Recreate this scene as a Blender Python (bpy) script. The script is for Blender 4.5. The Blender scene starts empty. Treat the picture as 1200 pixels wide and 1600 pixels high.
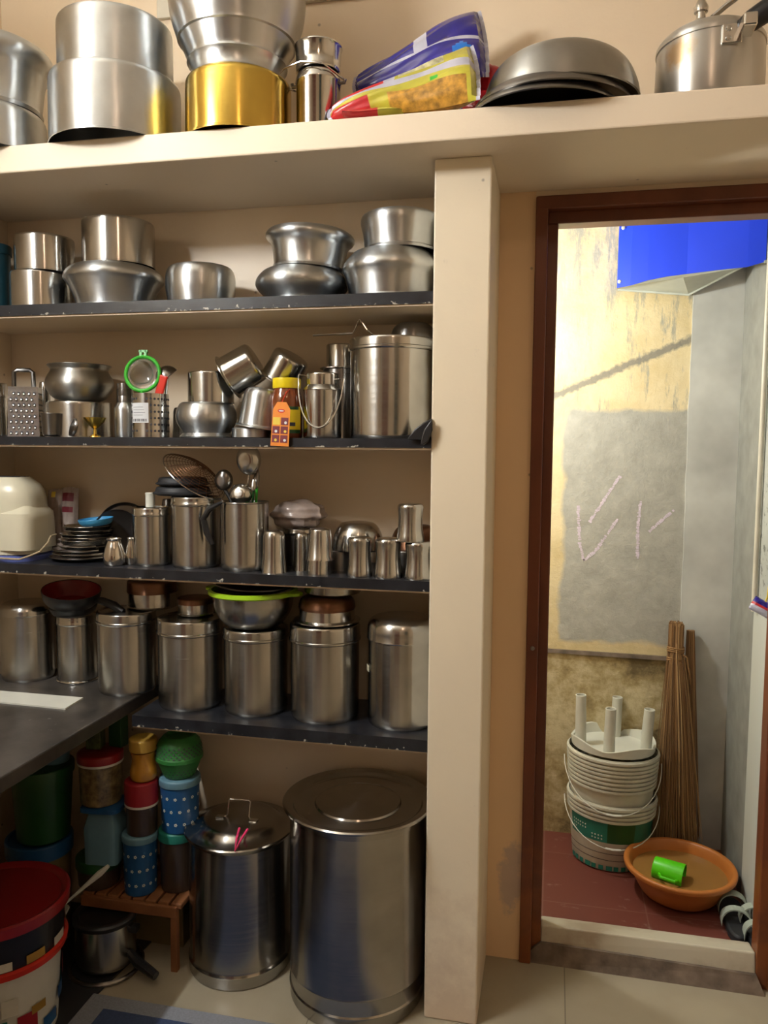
import bpy, bmesh, math, random
from mathutils import Vector, Matrix, Euler
random.seed(7)
SC = bpy.context.scene
COL = SC.collection
PI = math.pi
R = math.radians

# ------------------------------------------------------------------ camera, exposure, light
CAM = Vector((0.0, -2.044, 1.36)); FPX = 1236.0
YAW, PITCH, ROLL = R(12.06), R(4.61), R(.46)
FWD = Vector((-math.sin(YAW)*math.cos(PITCH), math.cos(YAW)*math.cos(PITCH), -math.sin(PITCH)))
r_ = FWD.cross(Vector((0, 0, 1))).normalized(); u_ = r_.cross(FWD)
RGT = r_*math.cos(ROLL)+u_*math.sin(ROLL); UPV = -r_*math.sin(ROLL)+u_*math.cos(ROLL)
cd = bpy.data.cameras.new('camera'); cam = bpy.data.objects.new('camera', cd); COL.objects.link(cam)
cd.sensor_fit = 'VERTICAL'; cd.sensor_height = 32; cd.lens = FPX/1600*32; cd.clip_start = .02
m4 = Matrix((RGT, UPV, -FWD)).transposed().to_4x4(); m4.translation = CAM; cam.matrix_world = m4
SC.camera = cam
vs = SC.view_settings; vs.view_transform = 'Standard'; vs.look = 'None'; vs.gamma = 1; vs.use_curve_mapping = False
vs.exposure = 0.0
w = bpy.data.worlds.new('world'); SC.world = w; w.use_nodes = True
w.node_tree.nodes['Background'].inputs[0].default_value = (.5, .55, .6, 1); w.node_tree.nodes['Background'].inputs[1].default_value = .02
TUBE = (Vector((-1.47, -1.08, 2.33)), Vector((-1.47, -1.68, 2.33))); TUBE_COL = (.965, .985, .985); TUBE_POW = 500
BULB = Vector((.10, -2.30, 2.62)); BULB_COL = (1.0, .66, .44); BULB_POW = 6.5
OUT_LAMP = Vector((-.40, .34, 1.78)); OUT_COL = (.97, 1.0, .95); OUT_POW = 35

lb = bpy.data.lights.new('kitchen_bulb_light', 'POINT'); lb.energy = BULB_POW; lb.color = BULB_COL; lb.shadow_soft_size = .04
lbo = bpy.data.objects.new('kitchen_bulb_light', lb); COL.objects.link(lbo); lbo.location = BULB
def arealight(name, loc, rot, sx, sy, power, col):
    l = bpy.data.lights.new(name, 'AREA'); l.shape = 'RECTANGLE'; l.size = sx; l.size_y = sy; l.energy = power; l.color = col
    o = bpy.data.objects.new(name, l); COL.objects.link(o); o.location = loc; o.rotation_euler = rot
    return o
l = bpy.data.lights.new('passage_lamp_light', 'POINT'); l.energy = OUT_POW; l.color = OUT_COL; l.shadow_soft_size = .035
lo = bpy.data.objects.new('passage_lamp_light', l); COL.objects.link(lo); lo.location = OUT_LAMP

# ------------------------------------------------------------------ pixel to place helpers (a point of the photo on a known plane)
def ray(px, py): return RGT*((px-600)/FPX)-UPV*((py-800)/FPX)+FWD
def atY(px, py, Y): d = ray(px, py); return CAM+d*((Y-CAM.y)/d.y)
def atZ(px, py, Z): d = ray(px, py); return CAM+d*((Z-CAM.z)/d.z)
def atX(px, py, X): d = ray(px, py); return CAM+d*((X-CAM.x)/d.x)

# ------------------------------------------------------------------ materials
def nodes(name):
    m = bpy.data.materials.new(name); m.use_nodes = True
    return m, m.node_tree, m.node_tree.nodes['Principled BSDF']
def N(nt, t, **k):
    n = nt.nodes.new(t)
    for a, b in k.items(): setattr(n, a, b)
    return n
def L(nt, a, b): nt.links.new(a, b)
def c4(c): return (c[0], c[1], c[2], 1)
def hexc(r, g, b):
    f = lambda v: (v/255/12.92) if v/255 <= .04045 else ((v/255+.055)/1.055)**2.4
    return (f(r), f(g), f(b))
def noise(nt, scale, detail=4, vec='Object', sc=(1, 1, 1), rough=.55):
    tc = N(nt, 'ShaderNodeTexCoord'); mp = N(nt, 'ShaderNodeMapping'); mp.inputs['Scale'].default_value = sc
    n = N(nt, 'ShaderNodeTexNoise'); n.inputs['Scale'].default_value = scale; n.inputs['Detail'].default_value = detail; n.inputs['Roughness'].default_value = rough
    L(nt, tc.outputs[vec], mp.inputs[0]); L(nt, mp.outputs[0], n.inputs['Vector'])
    return n
def ramp(nt, src, stops):
    r = N(nt, 'ShaderNodeValToRGB'); e = r.color_ramp.elements
    while len(e) < len(stops): e.new(.5)
    for i, (p, c) in enumerate(stops):
        e[i].position = p; e[i].color = c4(c) if isinstance(c, tuple) else (c, c, c, 1)
    L(nt, src, r.inputs[0]); return r
def mixc(nt, fac, a, b):
    m = N(nt, 'ShaderNodeMix'); m.data_type = 'RGBA'
    for s, i in ((fac, 0), (a, 6), (b, 7)):
        if isinstance(s, (int, float)): m.inputs[i].default_value = s
        elif isinstance(s, tuple): m.inputs[i].default_value = c4(s)
        else: L(nt, s, m.inputs[i])
    return m.outputs[2]
def bump(nt, b, src, st=.2, d=.01):
    n = N(nt, 'ShaderNodeBump'); n.inputs['Strength'].default_value = st; n.inputs['Distance'].default_value = d
    L(nt, src, n.inputs['Height']); L(nt, n.outputs[0], b.inputs['Normal'])
def math_(nt, op, a, b=None):
    n = N(nt, 'ShaderNodeMath', operation=op)
    for i, s in enumerate((a, b)):
        if s is None: continue
        if isinstance(s, (int, float)): n.inputs[i].default_value = s
        else: L(nt, s, n.inputs[i])
    return n.outputs[0]

def plain(name, col, rough=.5, metal=0, var=.12, scale=12, bmp=0, spec=.5, trans=0, alpha=1, coat=0):
    m, nt, b = nodes(name)
    n = noise(nt, scale); r = ramp(nt, n.outputs[0], [(.3, tuple(c*(1-var) for c in col)), (.7, tuple(min(1, c*(1+var*.6)) for c in col))])
    L(nt, r.outputs[0], b.inputs['Base Color'])
    b.inputs['Roughness'].default_value = rough; b.inputs['Metallic'].default_value = metal
    b.inputs['Specular IOR Level'].default_value = spec
    b.inputs['Transmission Weight'].default_value = trans; b.inputs['Alpha'].default_value = alpha; b.inputs['Coat Weight'].default_value = coat
    if bmp: bump(nt, b, n.outputs[0], bmp, .004)
    return m
def metal(name, col, rough, soot=0, rings=.06, dull=.25, aniso=.8, wave=.06):
    m, nt, b = nodes(name)
    n = noise(nt, 7, 5); base = ramp(nt, n.outputs[0], [(.3, tuple(c*(1-dull) for c in col)), (.7, col)]).outputs[0]
    rn = noise(nt, 1, 3, sc=(6, 6, 260))
    rr = math_(nt, 'ADD', math_(nt, 'MULTIPLY', rn.outputs[0], rings*2), rough-rings)
    b.inputs['Metallic'].default_value = 1
    tg = N(nt, 'ShaderNodeTangent'); tg.direction_type = 'RADIAL'; tg.axis = 'Z'; L(nt, tg.outputs[0], b.inputs['Tangent']); b.inputs['Anisotropic'].default_value = aniso; b.inputs['Anisotropic Rotation'].default_value = .25
    if soot:
        tc = N(nt, 'ShaderNodeTexCoord'); sx = N(nt, 'ShaderNodeSeparateXYZ'); L(nt, tc.outputs['Generated'], sx.inputs[0])
        n2 = noise(nt, 38, 6, rough=.75)
        v = math_(nt, 'ADD', sx.outputs[2], math_(nt, 'MULTIPLY', n2.outputs[0], .32))
        k = ramp(nt, v, [(1.055, 0.0), (1.12, 1.0)]).outputs[0]
        base = mixc(nt, k, base, (.11, .075, .045)); k2 = math_(nt, 'SUBTRACT', 1.0, math_(nt, 'MULTIPLY', k, .8)); L(nt, k2, b.inputs['Metallic'])
        rr = math_(nt, 'ADD', rr, math_(nt, 'MULTIPLY', k, .3))
    L(nt, base, b.inputs['Base Color']); L(nt, rr, b.inputs['Roughness'])
    w_ = noise(nt, 9, 2); bump(nt, b, w_.outputs[0], wave, .02)
    return m
M = {}
M['alu'] = metal('aluminium', (.66, .69, .71), .33, wave=.12)
M['alu_soot'] = metal('sooty_aluminium', (.63, .66, .68), .35, soot=1, wave=.16)
M['alu_dark'] = metal('dull_aluminium', (.42, .42, .40), .38, soot=0)
M['steel'] = metal('steel', (.62, .62, .60), .20, wave=.03)
M['steel_soft'] = metal('brushed_steel', (.54, .53, .50), .24, wave=.03)
M['steel_dark'] = metal('dark_steel', (.27, .26, .25), .30)
M['drum'] = metal('drum_steel', (.42, .40, .37), .2, wave=.05)
M['chrome'] = metal('shiny_steel', (.72, .71, .68), .14, wave=.02, aniso=.4)
M['brass'] = metal('brass', (.80, .56, .12), .22, wave=.03)
M['copper'] = metal('brown_steel', (.24, .12, .07), .38)
M['soot'] = plain('soot', (.012, .011, .010), .55)
M['blackp'] = plain('black_plastic', (.012, .012, .013), .35)
M['rubber'] = plain('dark_rubber', (.016, .017, .02), .6)
M['cream'] = plain('cream_plastic', (.62, .58, .44), .3, var=.05)
M['bluep'] = plain('lavender_blue_plastic', (.10, .13, .36), .35)
M['whitep'] = plain('white_plastic', (.66, .66, .58), .38, var=.06)
M['offwhite'] = plain('aged_white_plastic', (.60, .58, .48), .42, var=.15)
M['paper'] = plain('white_paper', (.66, .68, .70), .6, var=.04)
M['ink'] = plain('dark_ink', (.05, .05, .06), .6)
M['green'] = plain('green_plastic', (.05, .42, .04), .3)
M['basketgreen'] = plain('grass_green_plastic', (.03, .19, .04), .5)
M['lime'] = plain('lime_plastic', (.36, .62, .02), .35)
M['mug'] = plain('bright_green_plastic', (.10, .68, .01), .3)
M['red'] = plain('red_plastic', (.25, .010, .012), .35)
M['crimson'] = plain('crimson_plastic', (.30, .012, .02), .45)
M['redb'] = plain('bright_red_plastic', (.60, .03, .015), .35)
M['pink'] = plain('pink_plastic', (.80, .05, .18), .35)
M['skyblue'] = plain('sky_blue_plastic', (.06, .32, .60), .35)
M['blue'] = plain('blue_plastic', (.012, .08, .22), .4)
M['paleblue'] = plain('pale_blue_plastic', (.12, .24, .31), .4)
M['teal'] = plain('dark_teal_plastic', (.010, .05, .07), .35)
M['tealcap'] = plain('teal_plastic', (.02, .20, .15), .4)
M['dkgreen'] = plain('dark_green_plastic', (.012, .07, .015), .4)
M['yellow'] = plain('yellow_plastic', (.80, .62, .01), .35)
M['tanlid'] = plain('dull_yellow_lid', (.36, .21, .03), .5)
M['amber'] = plain('amber_jar', (.42, .20, .02), .2, coat=.3)
M['snack'] = plain('jar_of_snacks', (.16, .12, .05), .3, var=.8, scale=55, coat=.4)
M['brownjar'] = plain('brown_jar', (.05, .033, .022), .3, coat=.3)
M['honey'] = plain('ghee_in_jar', (.16, .035, .008), .12, coat=.6, scale=30, var=.4)
M['glassy'] = plain('clear_plastic', (.55, .55, .52), .12, trans=.85, spec=.5, var=.02)
M['plasticbag'] = plain('clear_plastic_bag', (.55, .45, .40), .15, trans=.35, scale=18, var=.35, bmp=.5)
M['orange'] = plain('orange_card', (.80, .25, .02), .5)
M['maroon'] = plain('maroon_print', (.17, .02, .03), .5)
M['tagyellow'] = plain('yellow_print', (.75, .55, .06), .5)
M['terra'] = plain('terracotta_plastic', (.50, .17, .035), .42, var=.08)
M['crate'] = plain('brown_slats', (.22, .085, .03), .55, var=.2)
M['carton'] = plain('carton', (.16, .12, .05), .6)
M['print'] = plain('green_printed_carton', (.07, .10, .03), .5, var=.8, scale=40)
M['bluemetal'] = plain('blue_sheet', (.006, .045, .72), .38, var=.06, scale=4)
M['greymetal'] = plain('pale_grey_sheet', (.50, .54, .50), .4)
m, nt, b = nodes('broom_straw'); ge = N(nt, 'ShaderNodeNewGeometry')
L(nt, ramp(nt, ge.outputs['Random Per Island'], [(0.0, (.10, .05, .02)), (.45, (.30, .165, .07)), (1.0, (.56, .36, .17))]).outputs[0], b.inputs['Base Color']); b.inputs['Roughness'].default_value = .6; M['straw'] = m
M['twine'] = plain('twine', (.30, .16, .06), .8)
M['chalk'] = plain('pale_pink_chalk', (.66, .58, .68), .9, var=.2, scale=90)
M['strapw'] = plain('pale_green_strap', (.40, .45, .38), .5)
M['packblue'] = plain('dark_blue_film', (.014, .010, .22), .22, var=.3, bmp=.6, scale=9, coat=.3)
M['packwhite'] = plain('silvery_film', (.50, .50, .60), .28, var=.25, bmp=.5, scale=14)
M['packsky'] = plain('sky_blue_print', (.01, .16, .62), .3)
M['packyellow'] = plain('yellow_green_film', (.50, .46, .05), .25, var=.3, bmp=.5, scale=11, coat=.3)
M['packnoodle'] = plain('noodle_print', (.50, .26, .04), .3, var=.6, scale=60)
M['packprint'] = plain('pale_print_film', (.52, .50, .30), .3, var=.5, scale=80)
M['packred'] = plain('red_film', (.52, .015, .02), .3, var=.3)
M['fabric_border'] = plain('grey_mat_border', (.20, .21, .24), .9, var=.15, scale=200)
M['fabric_blue'] = plain('navy_mat', (.035, .055, .12), .95, var=.2, scale=200)
M['cable'] = plain('beige_cable', (.40, .31, .19), .5)
M['switch'] = plain('conduit_plastic', (.60, .56, .46), .4)

def paint(name, base, dirt, amt=.5, dots=True, rough=.55, bmp=.12):
    m, nt, b = nodes(name)
    n1 = noise(nt, 1.6, 6); c = ramp(nt, n1.outputs[0], [(.35, tuple(x*.94 for x in base)), (.65, base)]).outputs[0]
    n2 = noise(nt, 14, 8, rough=.7); k = ramp(nt, n2.outputs[0], [(.66, 0.0), (.8, amt)]).outputs[0]
    c = mixc(nt, k, c, dirt)
    if dots:
        v = N(nt, 'ShaderNodeTexVoronoi'); v.inputs['Scale'].default_value = 9
        tc = N(nt, 'ShaderNodeTexCoord'); L(nt, tc.outputs['Object'], v.inputs['Vector'])
        k2 = ramp(nt, v.outputs['Distance'], [(.02, .6), (.045, 0.0)]).outputs[0]; c = mixc(nt, k2, c, (.10, .08, .07))
    L(nt, c, b.inputs['Base Color']); b.inputs['Roughness'].default_value = rough
    n3 = noise(nt, 60, 4); bump(nt, b, n3.outputs[0], bmp, .004)
    return m, nt, b, c
M['wall'] = paint('cream_wall_paint', (.78, .64, .465), (.50, .42, .32), .35, True, .38)[0]
M['wallside'] = paint('side_wall_paint', (.74, .60, .43), (.4, .3, .2), .2, False)[0]
M['rearwall'] = paint('rear_paint', (.50, .40, .28), (.1, .08, .06), .2, False)[0]
M['peach'] = plain('peach_column_paint', (.85, .55, .42), .5)
M['ceil'] = paint('ceiling_paint', (.74, .66, .54), (.6, .5, .4), .1, False)[0]
M['loft'] = paint('loft_paint', (.80, .685, .53), (.4, .33, .27), .3, True)[0]
# pillar: same cream paint, worn and dirty in its lowest half metre
m, nt, b, c = paint('pillar_paint', (.80, .70, .53), (.42, .36, .30), .5, True)
tc = N(nt, 'ShaderNodeTexCoord'); sx = N(nt, 'ShaderNodeSeparateXYZ'); L(nt, tc.outputs['Object'], sx.inputs[0])
nn = noise(nt, 11, 8, rough=.7)
k = ramp(nt, math_(nt, 'ADD', math_(nt, 'MULTIPLY', sx.outputs[2], -1.3), nn.outputs[0]), [(.05, 0.0), (.50, .8)]).outputs[0]
L(nt, mixc(nt, k, c, (.56, .44, .33)), b.inputs['Base Color']); M['pillar'] = m
# wall strip by the door: shaded orange tone put into its paint, plus an area of peeled grey-mauve plaster low down
m, nt, b, c = paint('door_side_shaded_paint', (.80, .57, .35), (.42, .36, .30), .4, True)
tc = N(nt, 'ShaderNodeTexCoord'); sx = N(nt, 'ShaderNodeSeparateXYZ'); L(nt, tc.outputs['Object'], sx.inputs[0])
nn = noise(nt, 13, 6, rough=.7)
dx = math_(nt, 'MULTIPLY', math_(nt, 'SUBTRACT', sx.outputs[0], -.083), 14); dz = math_(nt, 'MULTIPLY', math_(nt, 'SUBTRACT', sx.outputs[2], .235), 4.6)
d2 = math_(nt, 'ADD', math_(nt, 'MULTIPLY', dx, dx), math_(nt, 'MULTIPLY', dz, dz))
k = ramp(nt, math_(nt, 'ADD', d2, math_(nt, 'MULTIPLY', nn.outputs[0], 1.4)), [(.80, .8), (1.35, 0.0)]).outputs[0]
L(nt, mixc(nt, k, c, (.47, .37, .33)), b.inputs['Base Color']); M['wallstrip'] = m

# black shelf paint with white chips near the lower front edge
m, nt, b = nodes('black_shelf_paint')
n1 = noise(nt, 20, 6); c = ramp(nt, n1.outputs[0], [(.35, (.007, .008, .011)), (.7, (.022, .024, .030))]).outputs[0]
n2 = noise(nt, 75, 3); tc = N(nt, 'ShaderNodeTexCoord'); sx = N(nt, 'ShaderNodeSeparateXYZ'); L(nt, tc.outputs['Generated'], sx.inputs[0])
k = ramp(nt, math_(nt, 'SUBTRACT', n2.outputs[0], math_(nt, 'MULTIPLY', sx.outputs[2], .42)), [(.52, 0.0), (.56, .8)]).outputs[0]
L(nt, mixc(nt, k, c, (.5, .47, .4)), b.inputs['Base Color']); b.inputs['Roughness'].default_value = .32; bump(nt, b, n1.outputs[0], .2, .004)
M['blackshelf'] = m
m, nt, b = nodes('worn_black_stone'); n1 = noise(nt, 6, 8, rough=.7); n2 = noise(nt, 55, 3)
c = ramp(nt, n1.outputs[0], [(.35, (.016, .015, .014)), (.65, (.075, .066, .058))]).outputs[0]; k = ramp(nt, n2.outputs[0], [(.70, 0.0), (.76, .6)]).outputs[0]
L(nt, mixc(nt, k, c, (.35, .32, .28)), b.inputs['Base Color']); b.inputs['Roughness'].default_value = .3; bump(nt, b, n1.outputs[0], .1, .004); M['stone'] = m
# vitrified floor tiles with thin joints
m, nt, b = nodes('beige_floor_tiles')
tc = N(nt, 'ShaderNodeTexCoord'); mp = N(nt, 'ShaderNodeMapping'); mp.inputs['Location'].default_value = (-.06+.6*4, -.02+.6*9, 0); L(nt, tc.outputs['Object'], mp.inputs[0])
br = N(nt, 'ShaderNodeTexBrick'); br.offset = 0; br.inputs['Scale'].default_value = 1; br.inputs['Brick Width'].default_value = .6; br.inputs['Row Height'].default_value = .6
br.inputs['Mortar Size'].default_value = .0016; br.inputs['Color1'].default_value = (.31, .27, .195, 1); br.inputs['Color2'].default_value = (.33, .29, .21, 1); br.inputs['Mortar'].default_value = (.16, .135, .10, 1)
L(nt, mp.outputs[0], br.inputs[0]); nn = noise(nt, 9, 6)
L(nt, mixc(nt, ramp(nt, nn.outputs[0], [(.45, 0.0), (.75, .35)]).outputs[0], br.outputs[0], (.24, .20, .14)), b.inputs['Base Color']); b.inputs['Roughness'].default_value = .3
M['tiles'] = m
m, nt, b = nodes('red_tiles')
tc = N(nt, 'ShaderNodeTexCoord'); br = N(nt, 'ShaderNodeTexBrick'); br.offset = 0; br.inputs['Scale'].default_value = 1
br.inputs['Brick Width'].default_value = .3; br.inputs['Row Height'].default_value = .3; br.inputs['Mortar Size'].default_value = .002
br.inputs['Color1'].default_value = (.155, .042, .030, 1); br.inputs['Color2'].default_value = (.17, .048, .034, 1); br.inputs['Mortar'].default_value = (.20, .09, .07, 1)
L(nt, tc.outputs['Object'], br.inputs[0]); nn = noise(nt, 11, 7, rough=.65, sc=(1, 1.8, 1))
L(nt, mixc(nt, ramp(nt, nn.outputs[0], [(.60, 0.0), (.74, .55)]).outputs[0], br.outputs[0], (.42, .34, .30)), b.inputs['Base Color']); b.inputs['Roughness'].default_value = .45
M['redtiles'] = m
# brown painted door frame
m, nt, b = nodes('brown_frame_paint')
n1 = noise(nt, 4, 5, sc=(3, 3, .8)); c = ramp(nt, n1.outputs[0], [(.35, (.110, .030, .012)), (.7, (.165, .045, .017))]).outputs[0]
tc = N(nt, 'ShaderNodeTexCoord'); sx = N(nt, 'ShaderNodeSeparateXYZ'); L(nt, tc.outputs['Object'], sx.inputs[0]); n2 = noise(nt, 12, 5)
k = ramp(nt, math_(nt, 'SUBTRACT', n2.outputs[0], math_(nt, 'MULTIPLY', sx.outputs[2], .9)), [(.22, 0.0), (.42, .6)]).outputs[0]
L(nt, mixc(nt, k, c, (.24, .07, .012)), b.inputs['Base Color']); b.inputs['Roughness'].default_value = .4; M['frame'] = m
# cream sill with browner blotches
m, nt, b = nodes('sill_stone')
n1 = noise(nt, 5, 6, rough=.6); L(nt, ramp(nt, n1.outputs[0], [(.38, (.36, .29, .21)), (.55, (.50, .46, .36))]).outputs[0], b.inputs['Base Color']); b.inputs['Roughness'].default_value = .45; M['sill'] = m
M['cement'] = plain('rough_cement', (.15, .11, .08), .85, var=.5, scale=24, bmp=.4)

# far passage wall: stained yellow distemper, one large cement patch
m, nt, b = nodes('stained_yellow_wall')
tc = N(nt, 'ShaderNodeTexCoord'); sx = N(nt, 'ShaderNodeSeparateXYZ'); L(nt, tc.outputs['Object'], sx.inputs[0]); X_, Y_, Z_ = sx.outputs
nA = noise(nt, 5, 8, rough=.7)
yel = ramp(nt, nA.outputs[0], [(.35, (.62, .50, .27)), (.6, (.74, .63, .40))]).outputs[0]
nS = noise(nt, 8, 8, sc=(3.2, 1, .55), rough=.75)                      # run-down grey streaks, densest at the top
kS = ramp(nt, math_(nt, 'ADD', nS.outputs[0], math_(nt, 'MULTIPLY', math_(nt, 'SUBTRACT', Z_, 1.9), .14)), [(.50, 0.0), (.58, .75)]).outputs[0]
up = mixc(nt, kS, yel, (.30, .31, .28))
nM = noise(nt, 6, 9, rough=.72)
low = ramp(nt, nM.outputs[0], [(.38, (.15, .11, .05)), (.5, (.40, .31, .15)), (.62, (.62, .54, .34))]).outputs[0]
kz = math_(nt, 'LESS_THAN', Z_, .655); c = mixc(nt, kz, up, low)
nE = noise(nt, 9, 5); eo = math_(nt, 'MULTIPLY', math_(nt, 'SUBTRACT', nE.outputs[0], .5), .07)
def box01(v, lo_, hi_):
    a = ramp(nt, math_(nt, 'MULTIPLY', math_(nt, 'SUBTRACT', math_(nt, 'ADD', v, eo), lo_), 60), [(0.0, 0.0), (1.0, 1.0)]).outputs[0]
    b_ = ramp(nt, math_(nt, 'MULTIPLY', math_(nt, 'SUBTRACT', hi_, math_(nt, 'ADD', v, eo)), 60), [(0.0, 0.0), (1.0, 1.0)]).outputs[0]
    return math_(nt, 'MULTIPLY', a, b_)
kp = math_(nt, 'MULTIPLY', box01(X_, .028, .60), box01(Z_, .69, 1.50))
nG = noise(nt, 18, 8, rough=.7)
gr = ramp(nt, nG.outputs[0], [(.3, (.34, .335, .30)), (.7, (.46, .455, .41))]).outputs[0]
c = mixc(nt, kp, c, gr)
# diagonal filled chase
ln = math_(nt, 'ABSOLUTE', math_(nt, 'SUBTRACT', math_(nt, 'ADD', Z_, math_(nt, 'MULTIPLY', eo, .35)), math_(nt, 'ADD', 1.545, math_(nt, 'MULTIPLY', X_, .42))))
nL = noise(nt, 70, 4)
kd = ramp(nt, math_(nt, 'ADD', math_(nt, 'MULTIPLY', ln, 26), math_(nt, 'MULTIPLY', nL.outputs[0], .7)), [(.55, .9), (.85, 0.0)]).outputs[0]
c = mixc(nt, kd, c, (.22, .21, .18))
L(nt, c, b.inputs['Base Color']); b.inputs['Roughness'].default_value = .85
bump(nt, b, nG.outputs[0], .45, .012); M['farwall'] = m
M['greylight'] = plain('light_cement_plaster', (.55, .56, .54), .8, var=.28, scale=4, bmp=.3)
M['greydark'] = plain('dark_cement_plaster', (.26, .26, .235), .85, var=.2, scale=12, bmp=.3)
m, nt, b = nodes('spotted_grey_wall')
n1 = noise(nt, 38, 6, rough=.7); k = ramp(nt, n1.outputs[0], [(.36, .8), (.44, 0.0)]).outputs[0]
n0 = noise(nt, 3, 5); c = mixc(nt, k, ramp(nt, n0.outputs[0], [(.3, (.33, .34, .31)), (.7, (.46, .47, .43))]).outputs[0], (.06, .06, .05))
tc = N(nt, 'ShaderNodeTexCoord'); sx = N(nt, 'ShaderNodeSeparateXYZ'); L(nt, tc.outputs['Object'], sx.inputs[0])
c = mixc(nt, ramp(nt, sx.outputs[2], [(.90, 1.0), (.93, 0.0)]).outputs[0], c, (.50, .51, .46))
L(nt, c, b.inputs['Base Color']); b.inputs['Roughness'].default_value = .8; M['spotted'] = m
# dirty water
m, nt, b = nodes('standing_water'); b.inputs['Base Color'].default_value = (.40, .20, .055, 1); b.inputs['Roughness'].default_value = .05
b.inputs['Transmission Weight'].default_value = .2; b.inputs['IOR'].default_value = 1.33; nn = noise(nt, 20, 2); bump(nt, b, nn.outputs[0], .04, .01); M['water'] = m
def emis(name, col, s):
    m, nt, b = nodes(name); b.inputs['Emission Color'].default_value = c4(col); b.inputs['Emission Strength'].default_value = s; b.inputs['Base Color'].default_value = (.9, .9, .9, 1); return m
M['tube'] = emis('lit_tube', TUBE_COL, TUBE_POW)
M['bulb'] = emis('lit_bulb', OUT_COL, 30)

# ------------------------------------------------------------------ mesh helpers
class MB:
    def __init__(s): s.v = []; s.f = []; s.mi = []
    def add(s, vs_, fs, mi=0):
        o = len(s.v); s.v += [tuple(v) for v in vs_]
        for f in fs: s.f.append([i+o for i in f]); s.mi.append(mi)
        return s
    def box(s, a, b, mi=0, mat=None):
        (x0, y0, z0), (x1, y1, z1) = a, b
        vs_ = [Vector(p) for p in ((x0, y0, z0), (x1, y0, z0), (x1, y1, z0), (x0, y1, z0), (x0, y0, z1), (x1, y0, z1), (x1, y1, z1), (x0, y1, z1))]
        if mat: vs_ = [mat @ v for v in vs_]
        return s.add(vs_, [(0, 3, 2, 1), (4, 5, 6, 7), (0, 1, 5, 4), (1, 2, 6, 5), (2, 3, 7, 6), (3, 0, 4, 7)], mi)
    def lathe(s, prof, seg=56, mi=0, mat=None, wob=0, ph=0, a0=0, a1=2*PI, oval=1):
        full = abs(a1-a0-2*PI) < 1e-6; n = seg if full else seg+1
        rings = []; vs_ = []
        for (r, z) in prof:
            if r < 1e-6 and full: rings.append([len(vs_)]); vs_.append(Vector((0, 0, z))); continue
            ring = []
            for i in range(n):
                a = a0+(a1-a0)*i/seg
                q = r*(1+wob*(math.sin(3*a+ph+z*20)*.5+math.sin(7*a+2*ph+z*45)*.3+math.sin(2*a-ph)*.4))
                ring.append(len(vs_)); vs_.append(Vector((q*math.cos(a), q*math.sin(a)*oval, z)))
            rings.append(ring)
        fs = []
        for A, B in zip(rings, rings[1:]):
            m_ = seg
            for i in range(m_):
                j = (i+1) % n if full else i+1
                if len(A) == 1 and len(B) == 1: continue
                if len(A) == 1: fs.append((A[0], B[i], B[j]))
                elif len(B) == 1: fs.append((A[i], A[j], B[0]))
                else: fs.append((A[i], A[j], B[j], B[i]))
        if mat: vs_ = [mat @ v for v in vs_]
        return s.add(vs_, fs, mi)
    def tube(s, pts, r, seg=10, mi=0, cyc=False, rs=None):
        pts = [Vector(p) for p in pts]; n = len(pts); vs_ = []; fs = []
        prev = None
        for i, p in enumerate(pts):
            t = (pts[(i+1) % n]-pts[i-1]) if cyc else (pts[min(i+1, n-1)]-pts[max(i-1, 0)])
            t.normalize()
            if prev is None: prev = t.orthogonal()
            u = (prev-t*prev.dot(t)).normalized(); prev = u; v = t.cross(u)
            rr = rs[i] if rs else r
            for k in range(seg): a = 2*PI*k/seg; vs_.append(p+(u*math.cos(a)+v*math.sin(a))*rr)
        m_ = n if cyc else n-1
        for i in range(m_):
            j = (i+1) % n
            for k in range(seg): l_ = (k+1) % seg; fs.append((i*seg+k, i*seg+l_, j*seg+l_, j*seg+k))
        if not cyc: fs.append(tuple(range(seg))[::-1]); fs.append(tuple((n-1)*seg+k for k in range(seg)))
        return s.add(vs_, fs, mi)
    def disc(s, c, nrm, r, seg=10, mi=0, ry=None):
        nrm = Vector(nrm).normalized(); u = Vector((0, 0, 1)).cross(nrm)
        if u.length < 1e-4: u = Vector((1, 0, 0))
        u.normalize(); v = nrm.cross(u); c = Vector(c)
        return s.add([c+u*math.cos(2*PI*i/seg)*r+v*math.sin(2*PI*i/seg)*(ry or r) for i in range(seg)], [tuple(range(seg))], mi)
    def prism(s, poly, z0, z1, mi=0, mat=None):
        n = len(poly); vs_ = [Vector((x, y, z0)) for x, y in poly]+[Vector((x, y, z1)) for x, y in poly]
        if mat: vs_ = [mat @ v for v in vs_]
        return s.add(vs_, [tuple(range(n))[::-1], tuple(range(n, 2*n))]+[(i, (i+1) % n, n+(i+1) % n, n+i) for i in range(n)], mi)
    def build(s, name, mat, parent=None, loc=None, rot=None, smooth=True, bevel=0, ang=35):
        me = bpy.data.meshes.new(name); me.from_pydata(s.v, [], s.f)
        for m_ in (mat if isinstance(mat, (list, tuple)) else [mat]): me.materials.append(M[m_])
        me.polygons.foreach_set('material_index', s.mi)
        bm = bmesh.new(); bm.from_mesh(me); bmesh.ops.recalc_face_normals(bm, faces=bm.faces); bm.to_mesh(me); bm.free()
        if smooth: me.shade_smooth(); me.set_sharp_from_angle(angle=R(ang))
        o = bpy.data.objects.new(name, me); COL.objects.link(o)
        if loc is not None: o.location = loc
        if rot is not None: o.rotation_euler = rot
        if parent is not None: o.parent = parent
        if bevel:
            b_ = o.modifiers.new('bevel', 'BEVEL'); b_.width = bevel; b_.segments = 2; b_.limit_method = 'ANGLE'
        return o
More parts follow.
